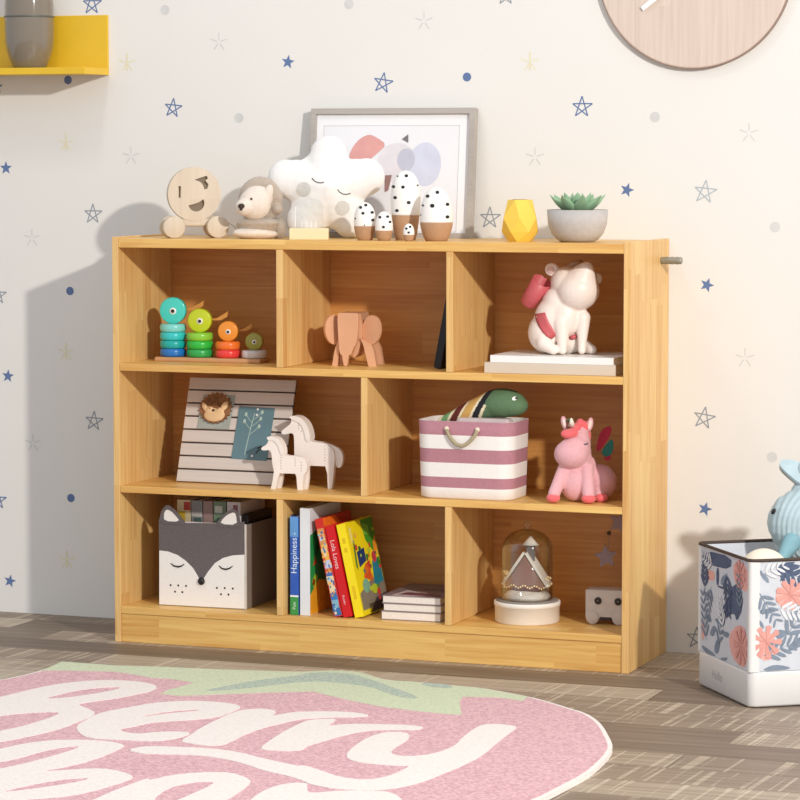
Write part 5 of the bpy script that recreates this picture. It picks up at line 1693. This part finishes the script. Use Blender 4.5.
INK['r'] = plain('print deep blush', (220, 156, 146), 0.85, 0.08, 40)
INK['w'] = plain('print pale line', (218, 220, 224), 0.85)
ML = basis((0, 1, 0), (1, 0, 0), (0, 0, 1), (0, 0, 0))
MR = Matrix()
FERN_L = [(0.235, 0.10, 1.35, 0.10, 0.034, 6, 's'), (0.17, 0.10, 1.9, 0.085, 0.030, 5, 's'), (0.245, 0.205, 0.9 + pi / 2 - .9, 0.07, 0.034, 6, 'n'), (0.125, 0.255, -1.7, 0.085, 0.036, 6, 'n'), (0.21, 0.215, -1.3, 0.07, 0.028, 5, 's'), (0.05, 0.19, 1.4, 0.07, 0.026, 5, 's'), (0.20, 0.262, 0.2, 0.05, 0.03, 4, 'w'), (0.14, 0.14, 1.2, 0.06, 0.03, 5, 'w')]
FERN_R = [(0.03, 0.105, 0.35, 0.09, 0.034, 6, 's'), (0.055, 0.285, -0.5, 0.09, 0.036, 6, 'n'), (0.02, 0.23, -1.0, 0.07, 0.03, 5, 's'), (0.075, 0.14, 0.9, 0.08, 0.036, 5, 's'), (0.06, 0.20, -0.3, 0.06, 0.03, 5, 'w'), (0.15, 0.10, 1.2, 0.12, 0.04, 6, 's'), (0.22, 0.27, -1.2, 0.11, 0.04, 6, 'n'), (0.27, 0.11, 1.5, 0.12, 0.04, 6, 's'), (0.025, 0.27, 0.3, 0.05, 0.03, 4, 'w')]
mb = MB().mat(fab).plate([(0.012, 0.073), (BY - 0.012, 0.073), (BY - 0.012, BH), (0.012, BH)], (), 0.004, basis((0, 1, 0), (1, 0, 0), (0, 0, 1), (0.001, 0, 0)))
for i, (k_, pts) in enumerate(BIN_L):
    pp = [(min(max(p[0], 0.0125), BY - .0125), min(max(p[1], 0.074), BH - .002)) for p in pts]
    mb.mat(INK[k_]).plate(smooth2d(pp, 1), (), 0, basis((0, 1, 0), (1, 0, 0), (0, 0, 1), (0.0007 - i * 0.00003, 0, 0)))
for i, q in enumerate(FERN_L):
    fern(mb, ML, *q[:6], q[6], 8 * i, BY)
petals(mb, ML, 0.045, 0.118, 0.036, 'r', 30, BY)
petals(mb, ML, 0.055, 0.262, 0.028, 'r', 30, BY)
mb.build('fabric_side', parent=tb, fix=False)
mb = MB().mat(fab).plate([(0.012, 0.073), (BX - 0.012, 0.073), (BX - 0.012, BH), (0.012, BH)], (), 0.004, basis((1, 0, 0), (0, 1, 0), (0, 0, 1), (0, 0.001, 0)))
for i, (k_, pts) in enumerate(BIN_R):
    pp = [(min(max(p[0], 0.0125), BX - .0125), min(max(p[1], 0.074), BH - .002)) for p in pts]
    mb.mat(INK[k_]).plate(smooth2d(pp, 1), (), 0, basis((1, 0, 0), (0, 1, 0), (0, 0, 1), (0, 0.0007 - i * 0.00003, 0)))
for i, q in enumerate(FERN_R):
    fern(mb, MR, *q[:6], q[6], 8 * i, BX)
petals(mb, MR, 0.035, 0.132, 0.032, 'r', 30, BX)
petals(mb, MR, 0.085, 0.225, 0.030, 'r', 30, BX)
mb.build('fabric_side', parent=tb, fix=False)
rndi = random.Random(3)
for (ln_, M_) in ((BY, basis((0, 1, 0), (-1, 0, 0), (0, 0, 1), (BX - 0.001, 0, 0))), (BX, basis((1, 0, 0), (0, -1, 0), (0, 0, 1), (0, BY - 0.001, 0)))):
    mb = MB().mat(fab).plate([(0.012, 0.073), (ln_ - 0.012, 0.073), (ln_ - 0.012, BH), (0.012, BH)], (), 0.004, M_)
    for i in range(26):
        k_ = rndi.choice('npss')
        u, v = rndi.uniform(0.03, ln_ - .03), rndi.uniform(0.11, BH - .02)
        a_ = rndi.uniform(0, pi)
        r1, r2 = rndi.uniform(0.012, 0.026), rndi.uniform(0.006, 0.016)
        pp = [(min(max(u + r1 * cos(t) * cos(a_) - r2 * sin(t) * sin(a_), .0125), ln_ - .0125), min(max(v + r1 * cos(t) * sin(a_) + r2 * sin(t) * cos(a_), .074), BH - .002)) for t in [2 * pi * j / 12 for j in range(12)]]
        mb.mat(INK[k_])
        mb.plate(pp, (), 0, M_ @ Matrix.Translation((0, -0.0003 - i * .00003, 0)))
        if ln_ == BX or True:
            mb.plate(pp, (), 0, M_ @ Matrix.Translation((0, 0.0043 + i * .00003, 0)))
    mb.build('fabric_side', parent=tb, fix=False)
for x0_, x1_, y0_, y1_ in ((-0.0005, 0.024, -0.0005, 0.017), (BX - 0.017, BX + 0.0005, -0.0005, 0.017), (-0.0005, 0.017, BY - 0.017, BY + 0.0005), (BX - 0.017, BX + 0.0005, BY - 0.017, BY + 0.0005)):
    MB().mat(wpl).plate(rrect(x0_, x1_, y0_, y1_, 0.007), (), BH - 0.0725, Rz(BH), side_smooth=False).build('corner_post', parent=tb)
rim = [(x, y, BH + 0.003) for x, y in rrect(0, BX, 0, BY, 0.014, 6)]
MB().mat(plain('dark brown binding', (74, 58, 50), 0.7)).tube(rim, 0.0034, 10, True).build('rim', parent=tb)

BM = Matrix.Translation((1.535, -0.298, 0)) @ Euler((0, 0, radians(36))).to_matrix().to_4x4()
BALL = (1.5329, -0.176, 0.2525)
WHALE = (1.588, -0.053, 0.345)
random.seed(8)
bp_ = BM @ Vector((0.120, 0.085, 0.0))
bl_ = MB().mat(plain('cream foam', (240, 228, 208), 0.8, 0.02, 40)).ell((0, 0, 0), (0.052, 0.052, 0.052), seg=40)
tag(bl_.build('ball', loc=BALL), 'cream ball lying in the leaf-print toy bin in front of the whale', 'ball')

# ---- blue whale
wl_ = thing('whale_toy', 'light blue ridged whale toy with raised tail sitting in the toy bin', 'toy', WHALE, (0, 0, 0.28))
bc_ = plain('pale blue foam', (178, 198, 204), 0.75, 0.06, 40, 0.15)
me = organic([('e', (0, 0, 0), (0.077, 0.066, 0.070)), ('c', (0.010, 0.012, 0.030), (0.006, 0.016, 0.080), 0.050, 0.0250), ('c', (0.006, 0.016, 0.080), (0.006, 0.014, 0.104), 0.0250, 0.026), ('e', (0.0, 0.006, -0.052), (0.060, 0.055, 0.03))], 0.0026, 6)
nrm = [v.normal.copy() for v in me.vertices]
for v, n_ in zip(me.vertices, nrm):
    d_ = math.hypot(v.co.x - 0.045, v.co.z + 0.005)
    if v.co.z < 0.075:
        v.co += n_ * (0.0009 * sin(d_ * 2 * pi / 0.010))
bv = bvh_of(me)
wb2 = mesh_obj('body', me, bc_, wl_)
mb = MB().mat(BLACK).ell((-0.0660, -0.034, 0.0265), (0.0042, 0.004, 0.0068), (0, 0.5, 0), 18)
mb.build('eye', parent=wl_)
for s in (-1, 1):
    fl2 = [(0, -0.030), (0.022, -0.018), (0.045, 0.004), (0.060, 0.022), (0.055, 0.034), (0.032, 0.034), (0.010, 0.024), (0, 0.018)]
    fl2 = smooth2d([(s * x, z) for x, z in fl2], 2)
    MB().mat(bc_).plate(fl2, (), 0.020, Matrix.Translation((0.006, -0.004, 0.100)) @ Euler((-0.6, 0, 0)).to_matrix().to_4x4(), True).build('fluke', parent=wl_)
me = organic([('c', (-0.030, -0.056, -0.034), (-0.048, -0.078, -0.060), 0.020, 0.012)], 0.0025, 4)
mesh_obj('flipper', me, plain('teal foam', (128, 168, 178), 0.8, 0.06, 40), wl_)
me = organic([('c', (0.045, -0.050, -0.022), (0.060, -0.066, -0.052), 0.020, 0.012)], 0.0025, 4)
mesh_obj('flipper', me, plain('teal foam', (128, 168, 178), 0.8, 0.06, 40), wl_)
# balls filling the toy bin under the whale
for kz, z in enumerate((0.0565, 0.1540)):
    for ix in range(3):
        for iy in range(2):
            p = BM @ Vector((0.066 + ix * 0.111 + (0.004 if kz else 0), 0.072 + iy * 0.134, z))
            o = MB().mat(plain('cream foam', (240, 228, 208), 0.8, 0.02, 40)).ell((0, 0, 0), (0.052, 0.052, 0.052), seg=28).build('ball', loc=p)
            tag(o, 'cream ball buried in the leaf-print toy bin under the whale', 'ball', 'balls in the toy bin')
